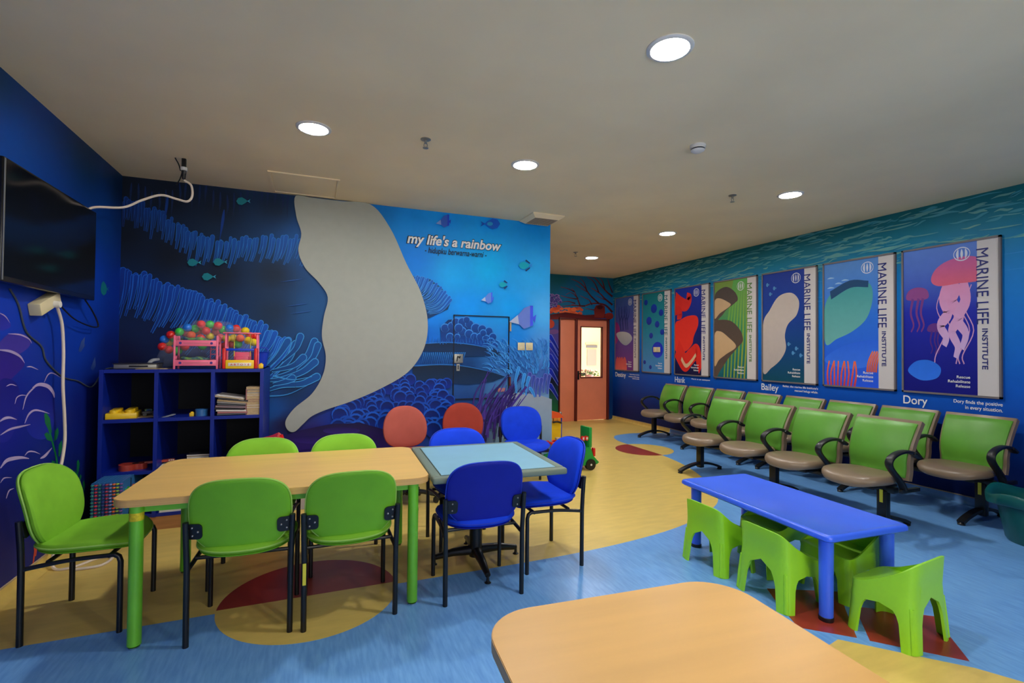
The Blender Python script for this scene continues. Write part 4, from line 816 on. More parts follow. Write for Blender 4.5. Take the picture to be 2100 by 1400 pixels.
for c, d in (((0, -.425, .682), (.81, .052, .038)), ((0, .425, .682), (.81, .052, .038)), ((-.378, 0, .682), (.056, .80, .038)), ((.378, 0, .682), (.056, .80, .038))): eb.rbox(c, d, .012, 3)
eb.build('edge_moulding', 'table_grey_edge', tb); MB().box((0, 0, .678), (.72, .82, .02)).build('core_board', 'table_grey_edge', tb)
MB().cyl((-.04, 0, .06), (-.04, 0, .66), .042, 20).build('pedestal', 'black_metal', tb); MB().rbox((-.04, 0, .662), (.4, .4, .012), .004).build('top_plate', 'black_metal', tb)
for dx, dy in ((-.26, .06), (.0, -.29), (.30, .06), (.02, .33)):
    MB().tube([(-.04, 0, .10), (-.04+dx*.55, dy*.55, .085), (-.04+dx, dy, .055)], [.034, .017], 10).build('base_arm', 'black_metal', tb)
    MB().lathe([(0, 0), (.018, 0), (.020, .012), (.010, .02), (.008, .05), (0, .05)], 12, (-.04+dx, dy, 0)).build('foot', 'black_plastic', tb)
tf = thing('near_table', 'orange-toned beech table with rounded corners nearest the viewer', 'table', (.755, .62, 0), math.radians(-4.0))
rounded_top(rrect(-.385, .385, -.66, .60, .135, 10), .668, .70, 'wood_top_orange', 'wood_edge', tf)
for x, y in ((-.29, -.56), (.29, -.56), (-.29, .50), (.29, .50)):
    lg = MB().cyl((x, y, .016), (x, y, .668), .0285, 20).build('leg', 'green_metal', tf); MB().lathe([(0, 0), (.022, 0), (.024, .008), (.012, .016), (0, .016)], 16, (x, y, 0)).build('levelling_foot', 'chrome', lg)
tk = thing('kids_table', 'low royal blue plastic table surrounded by small green chairs', 'table', (2.745, 2.285, 0), math.radians(-3.2))
kt = MB(); pl = rrect(-.297, .297, -.585, .585, .03, 5)
def ring_(k, z): return [Vector((a*(1-k/.297) if 1 else a, b*(1-k/.585), z)) for a, b in pl]
rings = [ring_(.012, .432), ring_(0, .442), ring_(0, .458), ring_(.004, .466), ring_(.012, .470), ring_(.020, .470), ring_(.026, .467)]
v = [p for r_ in rings for p in r_]; n = len(pl); f = [(i*n+j, i*n+(j+1) % n, (i+1)*n+(j+1) % n, (i+1)*n+j) for i in range(len(rings)-1) for j in range(n)]
f += [tuple(range(n)), tuple((len(rings)-1)*n+j for j in range(n))]
kt.add(v, f).build('tabletop', 'kids_blue', tk, angle=50)
for x, y in ((-.215, -.50), (.235, -.50), (-.215, .51), (.235, .51)):
    lg = MB().lathe([(0, .012), (.033, .012), (.035, .44), (0, .44)], 20, (x, y, 0)).build('leg', 'kids_blue', tk); MB().lathe([(0, 0), (.034, 0), (.036, .006), (.036, .022), (.033, .024), (0, .024)], 20, (x, y, 0)).build('leg_cap', 'black_plastic', lg)

# ================================================================== SMALL PLASTIC CHAIRS
def kids_chair(label):
    t = thing('kids_chair', label, 'chair', (0, 0, 0), 0, 'small green plastic chairs')      # faces +y
    N = 112; HX, HY = .186, .158
    def sm(x): x = min(1, max(0, x)); return x*x*(3-2*x)
    def pos(px_, py_, z, o=0.0):
        k = .022*min(1, z/.30)+o
        return Vector((px_*(HX-k), py_*(HY-k)-.012*sm((z-.24)/.16)*(1 if py_ < 0 else 0), z))
    cols_ = []
    for i in range(N):
        a = 2*PI*i/N; c, s_ = math.cos(a), math.sin(a); e = 2/6.5
        x = math.copysign(abs(c)**e, c); y = math.copysign(abs(s_)**e, s_)
        r = ((1-y)/2)**1.6; h = .247+.165*r
        if abs(x) > abs(y): cc, H = y, .188
        else: cc, H = x, (.234 if y < 0 else .188)
        q = abs(cc)/.62; b = H*(1-q**(4.0 if H == .188 else 2.2))**.32 if q < 1 else 0.0
        cols_.append((x, y, b, h))
    V = 7; v = []; f = []
    for x, y, b, h in cols_:
        for o in (0, .010):
            for k in range(V): z = b+(h-b)*k/(V-1); v.append(pos(x, y, z, o))
    W2 = 2*V
    for i in range(N):
        j = (i+1) % N
        for k in range(V-1): f += [(i*W2+k, j*W2+k, j*W2+k+1, i*W2+k+1), (i*W2+V+k, i*W2+V+k+1, j*W2+V+k+1, j*W2+V+k)]
        f += [(i*W2+V-1, j*W2+V-1, j*W2+W2-1, i*W2+W2-1), (i*W2, i*W2+V, j*W2+V, j*W2)]
    MB().add(v, f).build('shell', 'kids_green', t, angle=60)
    so_ = [(x, y) for x, y, b, h in cols_][::2]
    MB().pad(so_, .012, lambda a, b, h: pos(a, b, .243+h-.012*(1-min(1, a*a+b*b)), .005), [(0, .5), (.5, .5), (.9, .5), (1, .5), (1, -.5), (.5, -.5), (0, -.5)]).build('seat', 'kids_green', t)
    for s_ in (-1, 1):
        MB().tube([pos(s_*.90, -.90, .006, .003), pos(s_*.90, -.90, .10, .003), pos(s_*.90, -.90, .205, .005)], .012, 8).build('leg_rib', 'kids_green', t)
    return t
k1 = kids_chair('small green plastic chair in front of the blue table, nearest the beech table edge'); k1.location = (2.49, 2.065, 0); k1.rotation_euler = (0, 0, math.radians(-92))
k1['label'] = 'small green plastic chair in the middle, before the long side of the blue table'
dup(k1, (2.485, 2.52, 0), math.radians(-90), 'small green plastic chair at the far left corner of the blue table')
dup(k1, (2.735, 1.595, 0), math.radians(6), 'small green plastic chair pulled out at the near end of the blue table')
dup(k1, (2.90, 2.46, 0), math.radians(88), 'small green plastic chair behind the blue table, further back of the two')
dup(k1, (2.90, 2.00, 0), math.radians(86), 'small green plastic chair behind the blue table, nearer of the two')

# ================================================================== BEAM SEATING
def bench(label, x, y, rz=0):
    t = thing('beam_bench', label, 'bench', (x, y, 0), rz, 'four-seat waiting benches')     # seats face -x, row along y
    MB().rbox((0.02, 0, .325), (.07, 2.16, .045), .006).build('beam', 'black_metal', t)
    for yl in (1.0, 0, -1.0):
        lg = MB().rbox((0, yl, .18), (.055, .075, .27), .008); lg.sweep([(-.30, yl, .022), (-.22, yl, .055), (-.10, yl, .085), (0, yl, .092), (.10, yl, .085), (.22, yl, .055), (.30, yl, .022)], [(-.012, -.026), (.012, -.026), (.012, .026), (-.012, .026)], (0, 0, 1), 4)
        lo_ = lg.build('leg', 'black_metal', t)
        for s_ in (-1, 1): MB().lathe([(0, 0), (.026, 0), (.026, .010), (.012, .022), (0, .022)], 14, (s_*.29, yl, 0)).build('foot_pad', 'black_plastic', lo_)
    prof = catmull([Vector((.175, 0, .385)), Vector((.185, 0, .46)), Vector((.180, 0, .54)), Vector((.205, 0, .64)), Vector((.25, 0, .74)), Vector((.315, 0, .852))], 4)
    for i in range(4):
        yc = .8475-.565*i
        def seat(a, b, h): return Vector((-.045+a, yc+b, .398+h-.030*max(0, (-a-.10)/.14)**2+.012*(b/.24)**2))
        so_ = [(a, b*(1-.12*max(0, a/.235))) for a, b in superell(.235, .245, 2.9, 44)]
        MB().pad(so_, .085, seat).build('seat_cushion', 'bench_taupe', t); MB().rbox((-.02, yc, .345), (.30, .36, .022), .006).build('seat_pan', 'black_plastic', t)
        def slab(w0, w1, off, th, i0, i1, zpad=0.0, rnd=.012):
            # rounded slab following the curved back profile
            P = prof[i0:i1]; T_, N_ = frames(P, up=(-1, 0, .3)); v = []; m = len(P)
            for j, p in enumerate(P):
                tt = j/(m-1); wd = w0+(w1-w0)*tt; nn = Vector((-T_[j].z, 0, T_[j].x)); ed = min(1, min(j, m-1-j)/1.5+.55) if rnd > .012 else 1.0
                o0 = off; o1 = off+th*ed
                sec = [(o0, -wd), (o1-rnd*.6*ed, -wd), (o1, -wd+rnd), (o1+rnd*.15, 0), (o1, wd-rnd), (o1-rnd*.6*ed, wd), (o0, wd)]
                v += [p+nn*a+Vector((0, yc+b, 0)) for a, b in sec]
            f = [(j*7+q, j*7+(q+1) % 7, (j+1)*7+(q+1) % 7, (j+1)*7+q) for j in range(m-1) for q in range(7)]+[tuple(range(7)), tuple((m-1)*7+q for q in range(7))]
            return MB().add(v, f)
        slab(.234, .254, -.042, .048, 0, len(prof), rnd=.010).build('back_frame', 'bench_taupe', t)
        slab(.212, .237, .004, .030, 1, len(prof)-1, rnd=.022).build('backrest', 'bench_green', t)
    for i in range(5):
        ya = 1.13-.565*i
        MB().sweep([(.03, ya, .345), (-.005, ya, .40), (-.06, ya, .455), (-.125, ya, .515), (-.150, ya, .560), (-.125, ya, .600), (-.05, ya, .630), (.04, ya, .638), (.13, ya, .622), (.20, ya, .585)], [(-.013, -.018), (-.007, -.027), (.007, -.027), (.013, -.018), (.013, .018), (.007, .027), (-.007, .027), (-.013, .018)], (0, 0, 1) if 0 else (-1, 0, .25), 4).build('armrest', 'black_plastic', t)
        MB().rbox((.10, ya, .335), (.22, .03, .03), .005).build('arm_bracket', 'black_metal', t)
    return t
bA = bench('front four-seat waiting bench with green backs, behind the small blue table', 4.20, 3.545)
MB().box((-.0285, -1.0, .27), (.003, .024, .10)).build('sticker', 'sticker_yellow', bA)
bB = dup(bA, (5.165, 5.63, 0), 0, 'four-seat waiting bench along the poster wall, far one nearest the door')
bC = dup(bA, (5.215, 3.39, 0), 0, 'four-seat waiting bench along the poster wall, near one behind the front bench')

# ================================================================== TEAL TUB
tu = thing('teal_tub', 'dark teal plastic tub with wavy flared rim at the right edge', 'tub', (5.01, 1.93, 0), math.radians(0))
v = []; f = []; K = 56
for r, z, wv_ in ((.0, .012, 0), (.20, .012, 0), (.20, 0, 0), (.215, .02, 0), (.25, .20, 0), (.262, .27, .15), (.30, .275, .4), (.325, .285, .7), (.330, .34, 1), (.322, .355, 1), (.305, .352, 1), (.285, .335, .9), (.262, .30, .4), (.24, .2, 0), (.205, .03, 0), (0, .03, 0)):
    for i in range(K): a = 2*PI*i/K; v.append((r*math.cos(a)*1.0, r*math.sin(a)*.95, z+wv_*.022*math.cos(4*a+.6)))
R_ = 16
f = [(j*K+i, j*K+(i+1) % K, (j+1)*K+(i+1) % K, (j+1)*K+i) for j in range(R_-1) for i in range(K)]
MB().add(v, f).build('tub_body', 'teal_plastic', tu, angle=60)
hs = MB().rbox((-.30, 0, .30), (.03, .10, .012), .005).build('rim_handle', 'teal_plastic', tu)

# ================================================================== BLUE SHELF UNIT
SX0, SX1, SY0, SY1, SZ = -1.476, -.388, 4.50, 5.12, 1.222
sh = thing('shelf_unit', 'dark blue open shelf unit with nine compartments in the corner', 'shelf', (0, 0, 0))
TH = .026
for x in (SX0+TH/2, -1.122, -.748, SX1-TH/2): MB().box((x, (SY0+SY1)/2, (SZ+.10)/2), (TH, SY1-SY0, SZ-.10)).build('upright', 'shelf_blue', sh)
for z in (SZ-TH/2, .836, .442, .113): MB().box(((SX0+SX1)/2, (SY0+SY1)/2+.004, z), (SX1-SX0-.002, SY1-SY0-.008, TH)).build('shelf_board', 'shelf_blue', sh)
MB().box(((SX0+SX1)/2, SY1-.006, SZ/2+.05), (SX1-SX0, .012, SZ-.1)).build('back_panel', 'shelf_shade', sh)
MB().box(((SX0+SX1)/2, (SY0+SY1)/2, .05), (SX1-SX0-.02, SY1-SY0-.02, .10)).build('plinth', 'wood_plinth', sh)
Z1, Z2, Z3, ZT = .849, .455, .126, SZ
def obj1(name, mb, m, label, cat, loc=(0, 0, 0), rz=0, group=None):
    o = mb.build(name, m); o.location = loc; o.rotation_euler = (0, 0, rz); return tag(o, label, cat, group)
# yellow toy brick
br = thing('toy_brick', 'big yellow toy building brick on the upper left shelf', 'toy', (-1.365, 4.655, Z1), math.radians(8))
MB().rbox((0, 0, .022), (.19, .24, .044), .004).build('brick_body', 'toy_yellow', br)
for i in range(4):
    for j in range(2): MB().lathe([(0, .044), (.030, .044), (.030, .062), (.027, .065), (0, .065)], 14, (-.047+.094*j, -.085+.057*i, 0)).build('stud', 'toy_yellow', br)
cb1 = thing('toy_car', 'small dark toy car behind the yellow brick', 'toy', (-1.215, 4.70, Z1), math.radians(20)); MB().rbox((0, 0, .026), (.10, .05, .026), .008).build('body', 'cover_dark', cb1); MB().rbox((-.005, 0, .045), (.05, .042, .02), .008).build('cabin', 'cloth_navy', cb1)
for x in (-.03, .03):
    for y in (-.026, .026): MB().cyl((x, y-.004, .013), (x, y+.004, .013), .013, 10).build('wheel', 'black_plastic', cb1)
obj1('paper_sheet', MB().rbox((0, 0, .002), (.26, .30, .004), .001), 'paper_tan', 'brown paper sheet lying under the yellow brick', 'paper', (-1.28, 4.72, Z1-.003), .3)
# blue tin, small block, grey scrap
tn = thing('toy_tin', 'small round blue tin on the upper middle shelf', 'tin', (-.835, 4.58, Z1)); MB().lathe([(0, 0), (.042, 0), (.042, .038), (0, .038)], 24).build('tin_body', 'cover_blue', tn); MB().lathe([(0, .038), (.044, .038), (.044, .050), (.040, .053), (0, .053)], 24).build('tin_lid', 'cover_blue', tn)
tk2 = thing('toy_block', 'tiny yellow toy block beside the blue tin', 'toy', (-.898, 4.565, Z1)); MB().rbox((0, 0, .014), (.030, .030, .028), .003).build('block_body', 'toy_yellow', tk2); MB().lathe([(0, .028), (.010, .028), (.010, .036), (0, .036)], 12).build('stud', 'toy_yellow', tk2)
obj1('paper_scrap', MB().pad(superell(.05, .022, 2.2, 16), .010, lambda a, b, h: Vector((a, b, .006+h+.01*math.sin(30*a)))), 'paper_grey', 'crumpled grey paper scrap on the upper middle shelf', 'paper', (-1.06, 4.58, Z1), .3)
# magazines and books
def book(name, w_, d_, h_, m, label, loc, rz=0, tilt=0, group=None, cat='book', pages='paper_white'):
    t = thing(name, label, cat, loc, rz, group); rt = Matrix.Rotation(tilt, 3, 'Y')
    MB().box(rt @ Vector((0, 0, h_/2)), (w_*.985, d_*.985, h_*.72), rt).build('pages', pages, t)
    c = MB(); c.box(rt @ Vector((0, 0, h_*.07)), (w_, d_, h_*.14), rt); c.box(rt @ Vector((0, 0, h_*.93)), (w_, d_, h_*.14), rt); c.box(rt @ Vector((0, d_/2, h_/2)), (w_, h_*.10, h_), rt); c.build('cover', m, t); return t
zc_ = Z1
mags = ['cover_dark', 'cover_rose', 'paper_white', 'cover_dark', 'cover_rose', 'paper_grey', 'cover_dark', 'paper_tan', 'cover_dark', 'paper_white']
for i, m_ in enumerate(mags):
    book('magazine', .215, .28, .0125, m_, ('lowest', 'second lowest', 'third lowest', 'fourth lowest', 'fifth lowest', 'fifth highest', 'fourth highest', 'third highest', 'second highest', 'topmost')[i]+' magazine in the leaning pile on the right shelf', (-.622+random.uniform(-.012, .012), 4.66+random.uniform(-.01, .01), zc_+.004), random.uniform(-.08, .08), math.radians(1.0*i), 'magazines on the upper right shelf', 'magazine', ('paper_grey', 'cover_rose', 'paper_white', 'cover_dark', 'paper_grey', 'cover_dark', 'paper_white', 'paper_tan', 'cover_dark', 'paper_tan')[i]); zc_ += .0146
zc_ = Z1
for i, (h_, m_) in enumerate(((.055, 'paper_tan'), (.022, 'paper_white'), (.028, 'paper_tan'), (.016, 'cover_rose'), (.030, 'paper_tan'), (.020, 'paper_white'), (.026, 'paper_grey'), (.022, 'paper_tan'))):
    book('paperback', .105, .18, h_, m_, ('lowest and thickest', 'second lowest', 'third lowest', 'fourth lowest', 'fourth highest', 'third highest', 'second highest', 'topmost')[i]+' paperback in the tan pile beside the magazines', (-.457+random.uniform(-.004, .004), 4.61, zc_), random.uniform(-.04, .04), 0, 'paperbacks on the upper right shelf', 'book', 'paper_tan'); zc_ += h_+.001
obj1('slim_folder', MB().box((0, 0, .105), (.006, .2, .21)), 'cover_rose', 'slim pink folder upright between the magazines and the paperbacks', 'folder', (-.514, 4.62, Z1))
# red toy guitar
gt = thing('toy_guitar', 'red toy guitar lying on the middle left shelf', 'toy guitar', (-1.262, 4.60, Z2), math.radians(14))
gp = [tuple(p[:2]) for p in catmull([Vector(q) for q in ((-.075, 0, 0), (-.055, .055, 0), (0, .062, 0), (.035, .040, 0), (.075, .048, 0), (.100, .022, 0), (.104, 0, 0), (.100, -.022, 0), (.075, -.048, 0), (.035, -.040, 0), (0, -.062, 0), (-.055, -.055, 0))], 4, True)]
gt2 = MB().prism(gp, .0, .042).build('guitar_body', 'guitar_red', gt); MB().lathe([(0, .0425), (.022, .0425), (.022, .044), (0, .044)], 18, (.03, 0, 0)).build('sound_hole', 'ink_black', gt2)
MB().box((.165, 0, .040), (.16, .026, .016)).build('neck', 'guitar_red', gt); MB().rbox((.255, 0, .042), (.05, .036, .014), .004).build('headstock', 'guitar_red', gt)
for i in range(3):
    for s_ in (-1, 1): MB().sphere((.242+.013*i, s_*.022, .044), .005, 6, 5).build('tuning_peg', 'white_plastic', gt)
for o in gt.children: pass
gt.location.x = -1.30
book('picture_book', .17, .22, .016, 'paper_white', 'white picture book lying at the front of the middle shelf', (-1.02, 4.62, Z2), .05)
zc_ = Z2
for i, (h_, m_, w_) in enumerate(((.020, 'paper_grey', .20), (.014, 'cover_blue', .16), (.016, 'cover_dark', .18), (.020, 'paper_tan', .15), (.014, 'cover_dark', .16))):
    book('storybook', w_, .20, h_, m_, ('bottom', 'second lowest', 'middle', 'second highest', 'top')[i]+' storybook of the small pile on the middle shelf', (-.855+random.uniform(-.01, .01), 4.68, zc_), random.uniform(-.1, .1), 0, 'storybooks on the middle shelf'); zc_ += h_+.001
book('white_book', .22, .28, .030, 'paper_white', 'thick white book at the bottom of the low middle shelf', (-.985, 4.655, Z3), .02)
book('white_book', .21, .27, .020, 'paper_grey', 'white book with dark picture lying on the thick white book', (-.975, 4.655, Z3+.031), -.04)
# spiral-bound alphabet books standing out of the lower left compartment
scol = [(36, 130, 120), (190, 40, 70), (40, 120, 110), (40, 50, 130), (170, 50, 80), (120, 130, 190), (220, 100, 50), (150, 180, 60), (110, 80, 150)]
for i, c_ in enumerate(scol):
    t = thing('spiral_book', ('leftmost', 'second', 'third', 'fourth', 'fifth', 'sixth', 'seventh', 'eighth', 'rightmost')[i]+' of the big spiral-bound books in the lower left shelf'+(', with a green letter' if i == 8 else ', counted from the left' if i else ''), 'book', (-1.425+.0205*i, 4.50, Z3), 0, 'spiral-bound books in the lower left shelf')
    mat('spiral_%d' % i, c_, .35); MB().box((0, 0, .155), (.017, .44, .31)).build('pages', 'cover_blue', t)
    sp = MB()
    for j in range(13): sp.lathe([(.0085, -.0065), (.0125, 0), (.0085, .0065)], 8, (0, -.224, .012+.0238*j), None)
    sp.build('spiral_binding', 'spiral_%d' % i, t)
    if i == 8:
        MB().sweep([(.0095, -.155, .10), (.0095, -.15, .19)], [(-.001, -.012), (.001, -.012), (.001, .012), (-.001, .012)], (1, 0, 0)).build('letter', 'toy_green', t); MB().tube([(.0095, -.175, .245), (.0095, -.15, .19), (.0095, -.12, .25)], .010, 6).build('letter', 'toy_green', t)
        MB().tube([(.0095, -.06, .30), (.0095, -.065, .15), (.0095, -.10, .03)], .003, 5, 4).build('elastic_band', 'cable_black', t); MB().box((.0095, -.01, .20), (.002, .03, .08)).build('print_patch', 'toy_orange', t)

# ------------------------------------------------------------------ things on top of the shelf
def box1(name, loc, d, m, label, cat, rz=0): return obj1(name, MB().rbox((0, 0, d[2]/2), d, .004), m, label, cat, loc, rz)
dv = thing('disc_player', 'thin silver and black disc player lying on the shelf top', 'disc player', (-1.28, 4.67, ZT+.004), .04); MB().rbox((0, 0, .017), (.27, .20, .034), .004).build('player_case', 'metal_grey', dv); MB().box((.02, -.1005, .018), (.12, .002, .012)).build('tray_slot', 'ink_black', dv); MB().rbox((0, 0, .037), (.28, .21, .006), .002).build('lid', 'cover_dark', dv)
box1('paper_pad', (-1.16, 4.62, ZT), (.20, .20, .004), 'paper_tan', 'flat brown paper pad under the disc player edge', 'paper', -.03)
bd = thing('toy_bunk_bed', 'pink toy bunk bed on top of the blue shelf', 'toy bed', (-.872, 4.60, ZT), math.radians(1))
bw, bd_, bh = .30, .155, .265
for x in (-1, 1):
    for y in (-1, 1): MB().rbox((x*(bw/2-.006), y*(bd_/2-.005), bh/2 if y < 0 else bh/2-.004), (.014, .012, bh), .003).build('bed_post', 'toy_pink', bd)
for z in (.035, .19):
    for y in (-1, 1):
        rl = MB().rbox((0, y*(bd_/2-.004), z+.014), (bw-.01, .008, .046), .002).build('side_board', 'toy_pink', bd)
        if y < 0:
            for x in (-.105, .105): MB().lathe([(0, 0), (.010, 0), (.010, .001), (0, .001)], 10, (x, -bd_/2+.0003-.001, z+.014), Matrix.Rotation(PI/2, 3, 'X')).build('flower_print', 'toy_purple', rl)
            MB().box((0, -bd_/2-.0006, z+.014), (.17, .0012, .003)).build('dotted_line', 'cover_rose', rl)
    MB().rbox((0, 0, z+.030), (bw-.02, bd_-.02, .012), .004).build('mattress', 'cloth_navy', bd)
    MB().pad(superell(.10, .05, 2.4, 20), .03, lambda a, b, h, z=z: Vector((a-.02, b, z+.044+h+.006*math.sin(60*a)))).build('blanket', 'cloth_navy', bd)
    for x in (-1, 1): MB().rbox((x*(bw/2-.006), 0, z+.045), (.010, bd_-.02, .05), .004).build('end_board', 'toy_pink', bd)
for x in (-.07, -.035): pass
for x in (.075, .115): MB().rbox((x, bd_/2+.004, .115), (.007, .006, .15), .002).build('ladder_rail', 'toy_deep_pink', bd)
for z in (.07, .115, .155): MB().rbox((.095, bd_/2+.004, z), (.04, .006, .008), .002).build('ladder_rung', 'toy_deep_pink', bd)
sw = thing('toy_swing_set', 'pink toy swing seat under a pink roof on top of the shelf', 'toy swing', (-.565, 4.66, ZT), 0)
MB().rbox((0, 0, .292), (.27, .11, .010), .003).build('roof', 'toy_pink', sw)
for x in (-.115, .115):
    for y in (-.04, .04): MB().rbox((x, y, .145), (.014, .012, .288), .003).build('post', 'toy_pink', sw)
MB().rbox((0, -.0, .07), (.10, .05, .06), .012).build('swing_seat', 'toy_deep_pink', sw); MB().rbox((0, .02, .10), (.13, .016, .07), .01).build('seat_back', 'toy_deep_pink', sw)
for x in (-.06, .06): MB().cyl((x, .0, .10), (x, .0, .288), .003, 6).build('swing_rope', 'sticker_yellow', sw)
tc_ = thing('toy_chest', 'yellow and red toy box frame before the pink swing', 'toy box', (-.565, 4.555, ZT), 0)
ch = MB().rbox((0, 0, .036), (.205, .07, .070), .005).build('chest_front', 'toy_yellow', tc_); MB().rbox((0, -.036, .036), (.165, .003, .026), .0012).build('oval_label', 'white_plastic', ch)
lettering('lettering', 'A B T O Y S', 'toy_red', ch, (-.068, -.0385, .029), (1, 0, 0), (0, 0, 1), width=.136, height=.014, bold=.02)
for x in (-1, 1): MB().rbox((x*.114, 0, .084), (.024, .075, .168), .008).build('side_post', 'toy_red', tc_)
MB().rbox((0, -.01, .155), (.21, .016, .018), .005).build('crossbar', 'toy_blue', tc_)
bs = thing('toy_basket', 'blue plastic basket at the right end of the shelf top', 'basket', (-.458, 4.90, ZT), 0)
v = []; f = []
for r, z in ((0, .0), (.055, 0), (.078, .13), (.084, .134), (.080, .136), (.052, .006), (0, .006)):
    for i in range(24): a = 2*PI*i/24; e = .6; v.append((r*math.copysign(abs(math.cos(a))**e, math.cos(a)), 1.3*r*math.copysign(abs(math.sin(a))**e, math.sin(a)), z))
f = [(j*24+i, j*24+(i+1) % 24, (j+1)*24+(i+1) % 24, (j+1)*24+i) for j in range(6) for i in range(24)]
MB().add(v, f).build('basket_body', 'toy_blue', bs); MB().tube([(-.07, 0, .13), (-.05, 0, .17), (.05, 0, .17), (.07, 0, .13)], .005, 6, 4).build('basket_handle', 'toy_blue', bs)
yb = thing('toy_block', 'small yellow toy block by the blue basket on the shelf top', 'toy', (-.418, 4.60, ZT)); MB().rbox((0, 0, .018), (.035, .03, .036), .003).build('block_body', 'toy_yellow', yb); MB().lathe([(0, .036), (.010, .036), (.010, .044), (0, .044)], 12).build('stud', 'toy_yellow', yb)

# bag of play balls
balls = [(910, 200, 'coral'), (1055, 205, 'green'), (1190, 225, 'coral'), (680, 255, 'blue'), (950, 245, 'yellow'), (805, 275, 'green'), (1145, 240, 'red'), (1270, 290, 'green'), (1375, 265, 'blue'), (1490, 270, 'red'), (1515, 310, 'coral'), (1640, 310, 'yellow'), (550, 325, 'green'), (405, 375, 'red'), (670, 345, 'coral'), (860, 310, 'orange'), (990, 310, 'red'), (1145, 335, 'coral'), (460, 430, 'green'), (300, 450, 'blue'), (375, 500, 'yellow'), (265, 570, 'red'), (375, 620, 'red'), (745, 380, 'orange'), (1055, 400, 'yellow'), (1330, 440, 'yellow'), (1440, 430, 'yellow'), (1555, 430, 'orange'), (1520, 530, 'green'), (1690, 470, 'yellow'), (1780, 500, 'yellow'), (1710, 390, 'red'), (1420, 530, 'red'), (1800, 400, 'red'), (640, 570, 'red'), (520, 640, 'green'), (600, 470, 'blue'), (900, 430, 'red'), (1230, 420, 'coral'), (760, 500, 'yellow'), (1100, 520, 'blue'), (930, 560, 'green'), (1300, 560, 'red')]
BR = .0335; pos_ = []
for x, y, c_ in balls:
    px_, py_ = 300+x/8.077, 640+y/8.077; best = None
    for Y in [4.80+.01*q for q in range(26)]:
        p = aty(px_, py_, Y); p.z = max(p.z, ZT+BR+.002)
        if all((p-q).length > 2*BR*.97 for q in pos_): best = p; break
    pos_.append(best or aty(px_, py_, 4.86+.02*(len(pos_) % 6)))
bm0 = {}
for (x, y, c_), p in zip(balls, pos_):
    if c_ not in bm0: o = MB().sphere((0, 0, 0), BR, 18, 12).build('play_ball', 'ball_'+c_); bm0[c_] = o
    else: o = bm0[c_].copy(); COL.objects.link(o)
    same = sorted([q.x for (a_, b_, d_), q in zip(balls, pos_) if d_ == c_]); k_ = same.index(p.x)
    nm = dict(coral='pinkish red').get(c_, c_); od = ('leftmost', 'second', 'third', 'fourth', 'fifth', 'sixth', 'seventh', 'eighth', 'ninth', 'tenth', 'eleventh', 'twelfth', 'thirteenth')[k_]
    o.location = p; tag(o, '%s play ball in the clear bag, %s %s one%s' % (nm, od, nm, ' of the row' if k_ == 0 else ' from the left'), 'ball', 'play balls in the clear bag')
xs = [p.x for p in pos_]; cxm = (min(xs)+max(xs))/2; hw_ = (max(xs)-min(xs))/2+BR+.012
bg_ = MB(); v = []; f = []; NA, NB = 44, 22
for i in range(NA+1):
    t = -1+2*i/NA; x = cxm+hw_*t
    near = [p for p in pos_ if abs(p.x-x) < .075] or [min(pos_, key=lambda q: abs(q.x-x))]
    e = (1-abs(t)**4)**.5
    zt = ZT+.03+((max(p.z for p in near)+BR+.008)-ZT-.03)*max(.25, e); y0 = 4.755+.06*(1-e); y1 = 5.09-.05*(1-e); zb = ZT+.002
    for j in range(NB): a = 2*PI*j/NB; cc, s_ = math.cos(a), math.sin(a); ee = .55; v.append((x, (y0+y1)/2+(y1-y0)/2*math.copysign(abs(cc)**ee, cc), (zt+zb)/2+(zt-zb)/2*math.copysign(abs(s_)**ee, s_)+.003*math.sin(37*x+5*a)))
f = [(i*NB+j, i*NB+(j+1) % NB, (i+1)*NB+(j+1) % NB, (i+1)*NB+j) for i in range(NA) for j in range(NB)]
bag = thing('ball_bag', 'clear plastic bag full of coloured play balls behind the toys', 'bag', (0, 0, 0)); bg_.add(v, f).build('bag_film', 'bag_film', bag)
MB().tube([(cxm-hw_+.01, 4.86, ZT+.07), (cxm-hw_-.03, 4.83, ZT+.06), (cxm-hw_-.05, 4.82, ZT+.03)], [.012, .016], 10, 4).build('tied_end', 'clear_plastic', bag)

# ================================================================== OTHER TOYS
rs = thing('toy_slide', 'red plastic toy slide standing behind the far green chair', 'toy slide', (-.30, 4.42, 0), math.radians(0))
rs_p = [(0, 0), (.10, 0), (.155, .30), (.075, .70), (.045, .72), (.0, .69), (-.16, .62), (-.16, .58)]
MB().prism([(-.20, 0), (.06, 0), (.07, .30), (.16, .34), (.055, .675), (.03, .695), (-.02, .675), (-.16, .64), (-.20, .60)], -.10, .10, lambda a, b, h: (a, h, b)).build('slide_body', 'toy_red', rs)
MB().tube([(.035, -.104, .665), (.075, -.104, .52), (.12, -.104, .38)], .005, 6).build('white_edge', 'white_plastic', rs); MB().tube([(.055, .0, .69), (.11, .0, .50), (.16, .0, .34)], .012, 8).build('slide_rail', 'toy_red', rs)
cx_ = thing('storage_box', 'clear storage box with pink toys on the floor behind the chairs', 'storage box', (-.02, 4.78, 0))
k = MB()
for c, d in (((0, -.14, .11), (.40, .006, .21)), ((0, .14, .11), (.40, .006, .21)), ((-.20, 0, .11), (.006, .28, .21)), ((.20, 0, .11), (.006, .28, .21)), ((0, 0, .004), (.40, .28, .006))): k.box(c, d)
k.build('box_body', 'clear_plastic', cx_); MB().rbox((0, 0, .222), (.42, .30, .018), .006).build('box_lid', 'clear_plastic', cx_); MB().rbox((-.06, 0, .06), (.22, .20, .10), .03).build('pink_toys', 'cover_rose', cx_)
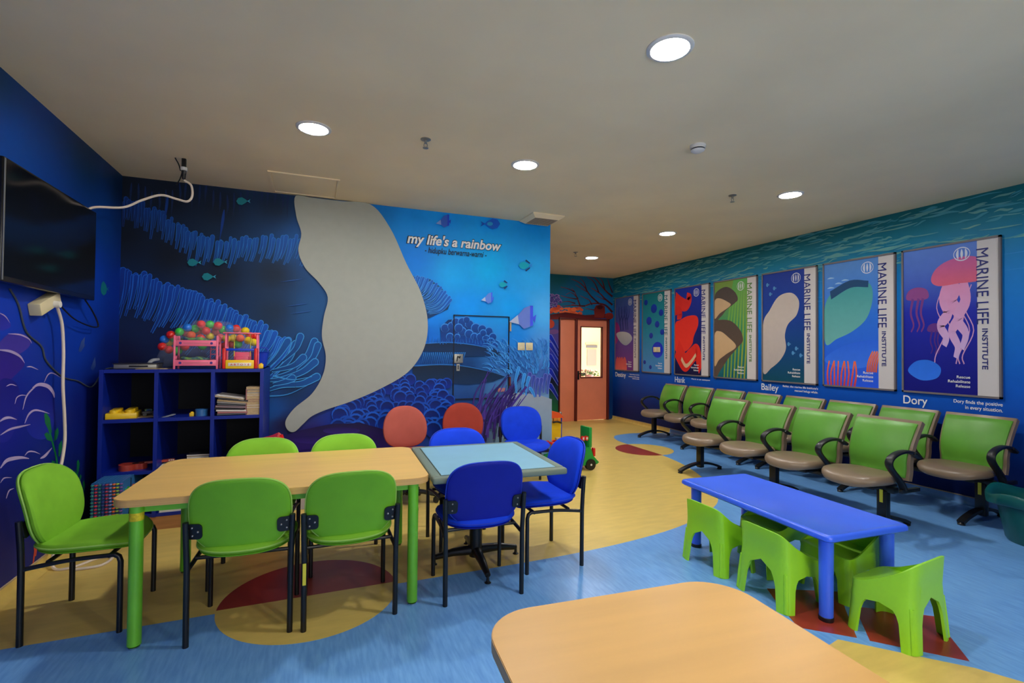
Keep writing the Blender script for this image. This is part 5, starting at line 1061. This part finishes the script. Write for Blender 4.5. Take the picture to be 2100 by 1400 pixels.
# ride-on car
rc = thing('ride_on_car', 'green ride-on toy car with red lights behind the blue chair', 'toy car', (2.76, 5.13, 0), math.radians(4))
MB().prism([(-.30, .06), (-.30, .16), (-.24, .20), (-.10, .20), (-.06, .14), (.10, .14), (.14, .26), (.24, .26), (.28, .16), (.36, .08), (.33, .06)], -.13, .13, lambda a, b, h: (a, h, b)).build('car_body', 'toy_green', rc)
for x in (-.19, .235):
    for y in (-1, 1):
        wl = MB().cyl((x, y*.105, .065), (x, y*.15, .065), .065, 20).build('wheel', 'black_plastic', rc); MB().cyl((x, y*.149, .065), (x, y*.154, .065), .012, 12).build('hubcap', 'white_plastic', wl)
MB().rbox((.262, 0, .37), (.04, .20, .24), .012).build('seat_back', 'toy_green', rc); MB().rbox((.30, -.10, .20), (.03, .05, .10), .01).build('tail_light', 'toy_red', rc)
for x in (.175, .225): MB().rbox((x, -.06, .36), (.045, .04, .055), .01, m=Matrix.Rotation(.3, 3, 'Y')).build('toy_face_block', 'toy_red', rc); MB().rbox((x-.004, -.082, .362), (.020, .004, .028), .001).build('block_inset', 'white_plastic', rc)
MB().rbox((.10, -.05, .33), (.05, .03, .09), .006, m=Matrix.Rotation(.35, 3, 'Y')).build('black_lever', 'black_plastic', rc)
MB().prism([(-.02, .24), (.02, .30), (.08, .31), (.10, .24)], -.04, .04, lambda a, b, h: (a, h, b)).build('blue_hood', 'toy_blue', rc)
MB().tube([(-.20+.07*math.cos(2*PI*i/20), .07*math.sin(2*PI*i/20), .335) for i in range(20)], .014, 8, closed=True).build('steering_wheel', 'toy_red', rc); MB().cyl((-.20, 0, .20), (-.20, 0, .335), .018, 12).build('steering_column', 'toy_amber', rc); MB().rbox((-.13, 0, .37), (.06, .05, .03), .01).build('horn_button', 'paper_tan', rc)
# play kitchen stand
pk = thing('play_stand', 'orange, yellow and blue plastic play stand beyond the wall corner', 'toy', (3.26, 6.80, 0))
for x in (-.27, .27): MB().rbox((x, 0, .20), (.045, .05, .40), .008).build('stand_post', 'toy_blue', pk); MB().sphere((x, 0, .42), .028, 10, 8).build('post_knob', 'metal_grey', pk)
MB().rbox((0, 0, .16), (.50, .16, .27), .01).build('stand_panel', 'toy_yellow', pk); MB().prism([(-.30, .36), (-.28, .44), (-.05, .48), (-.05, .56), (.05, .56), (.05, .48), (.22, .44), (.30, .36)], -.08, .08, lambda a, b, h: (a, h, b)).build('stand_roof', 'toy_orange', pk)
for x in (.06, .15, .21): MB().rbox((x, -.06, .33), (.06, .05, .07), .012).build('tool_block', 'toy_amber', pk)
MB().tube([(.10, -.09, .30), (.16, -.11, .31), (.24, -.10, .29)], .014, 8, 4).build('toy_tool', 'black_plastic', pk)
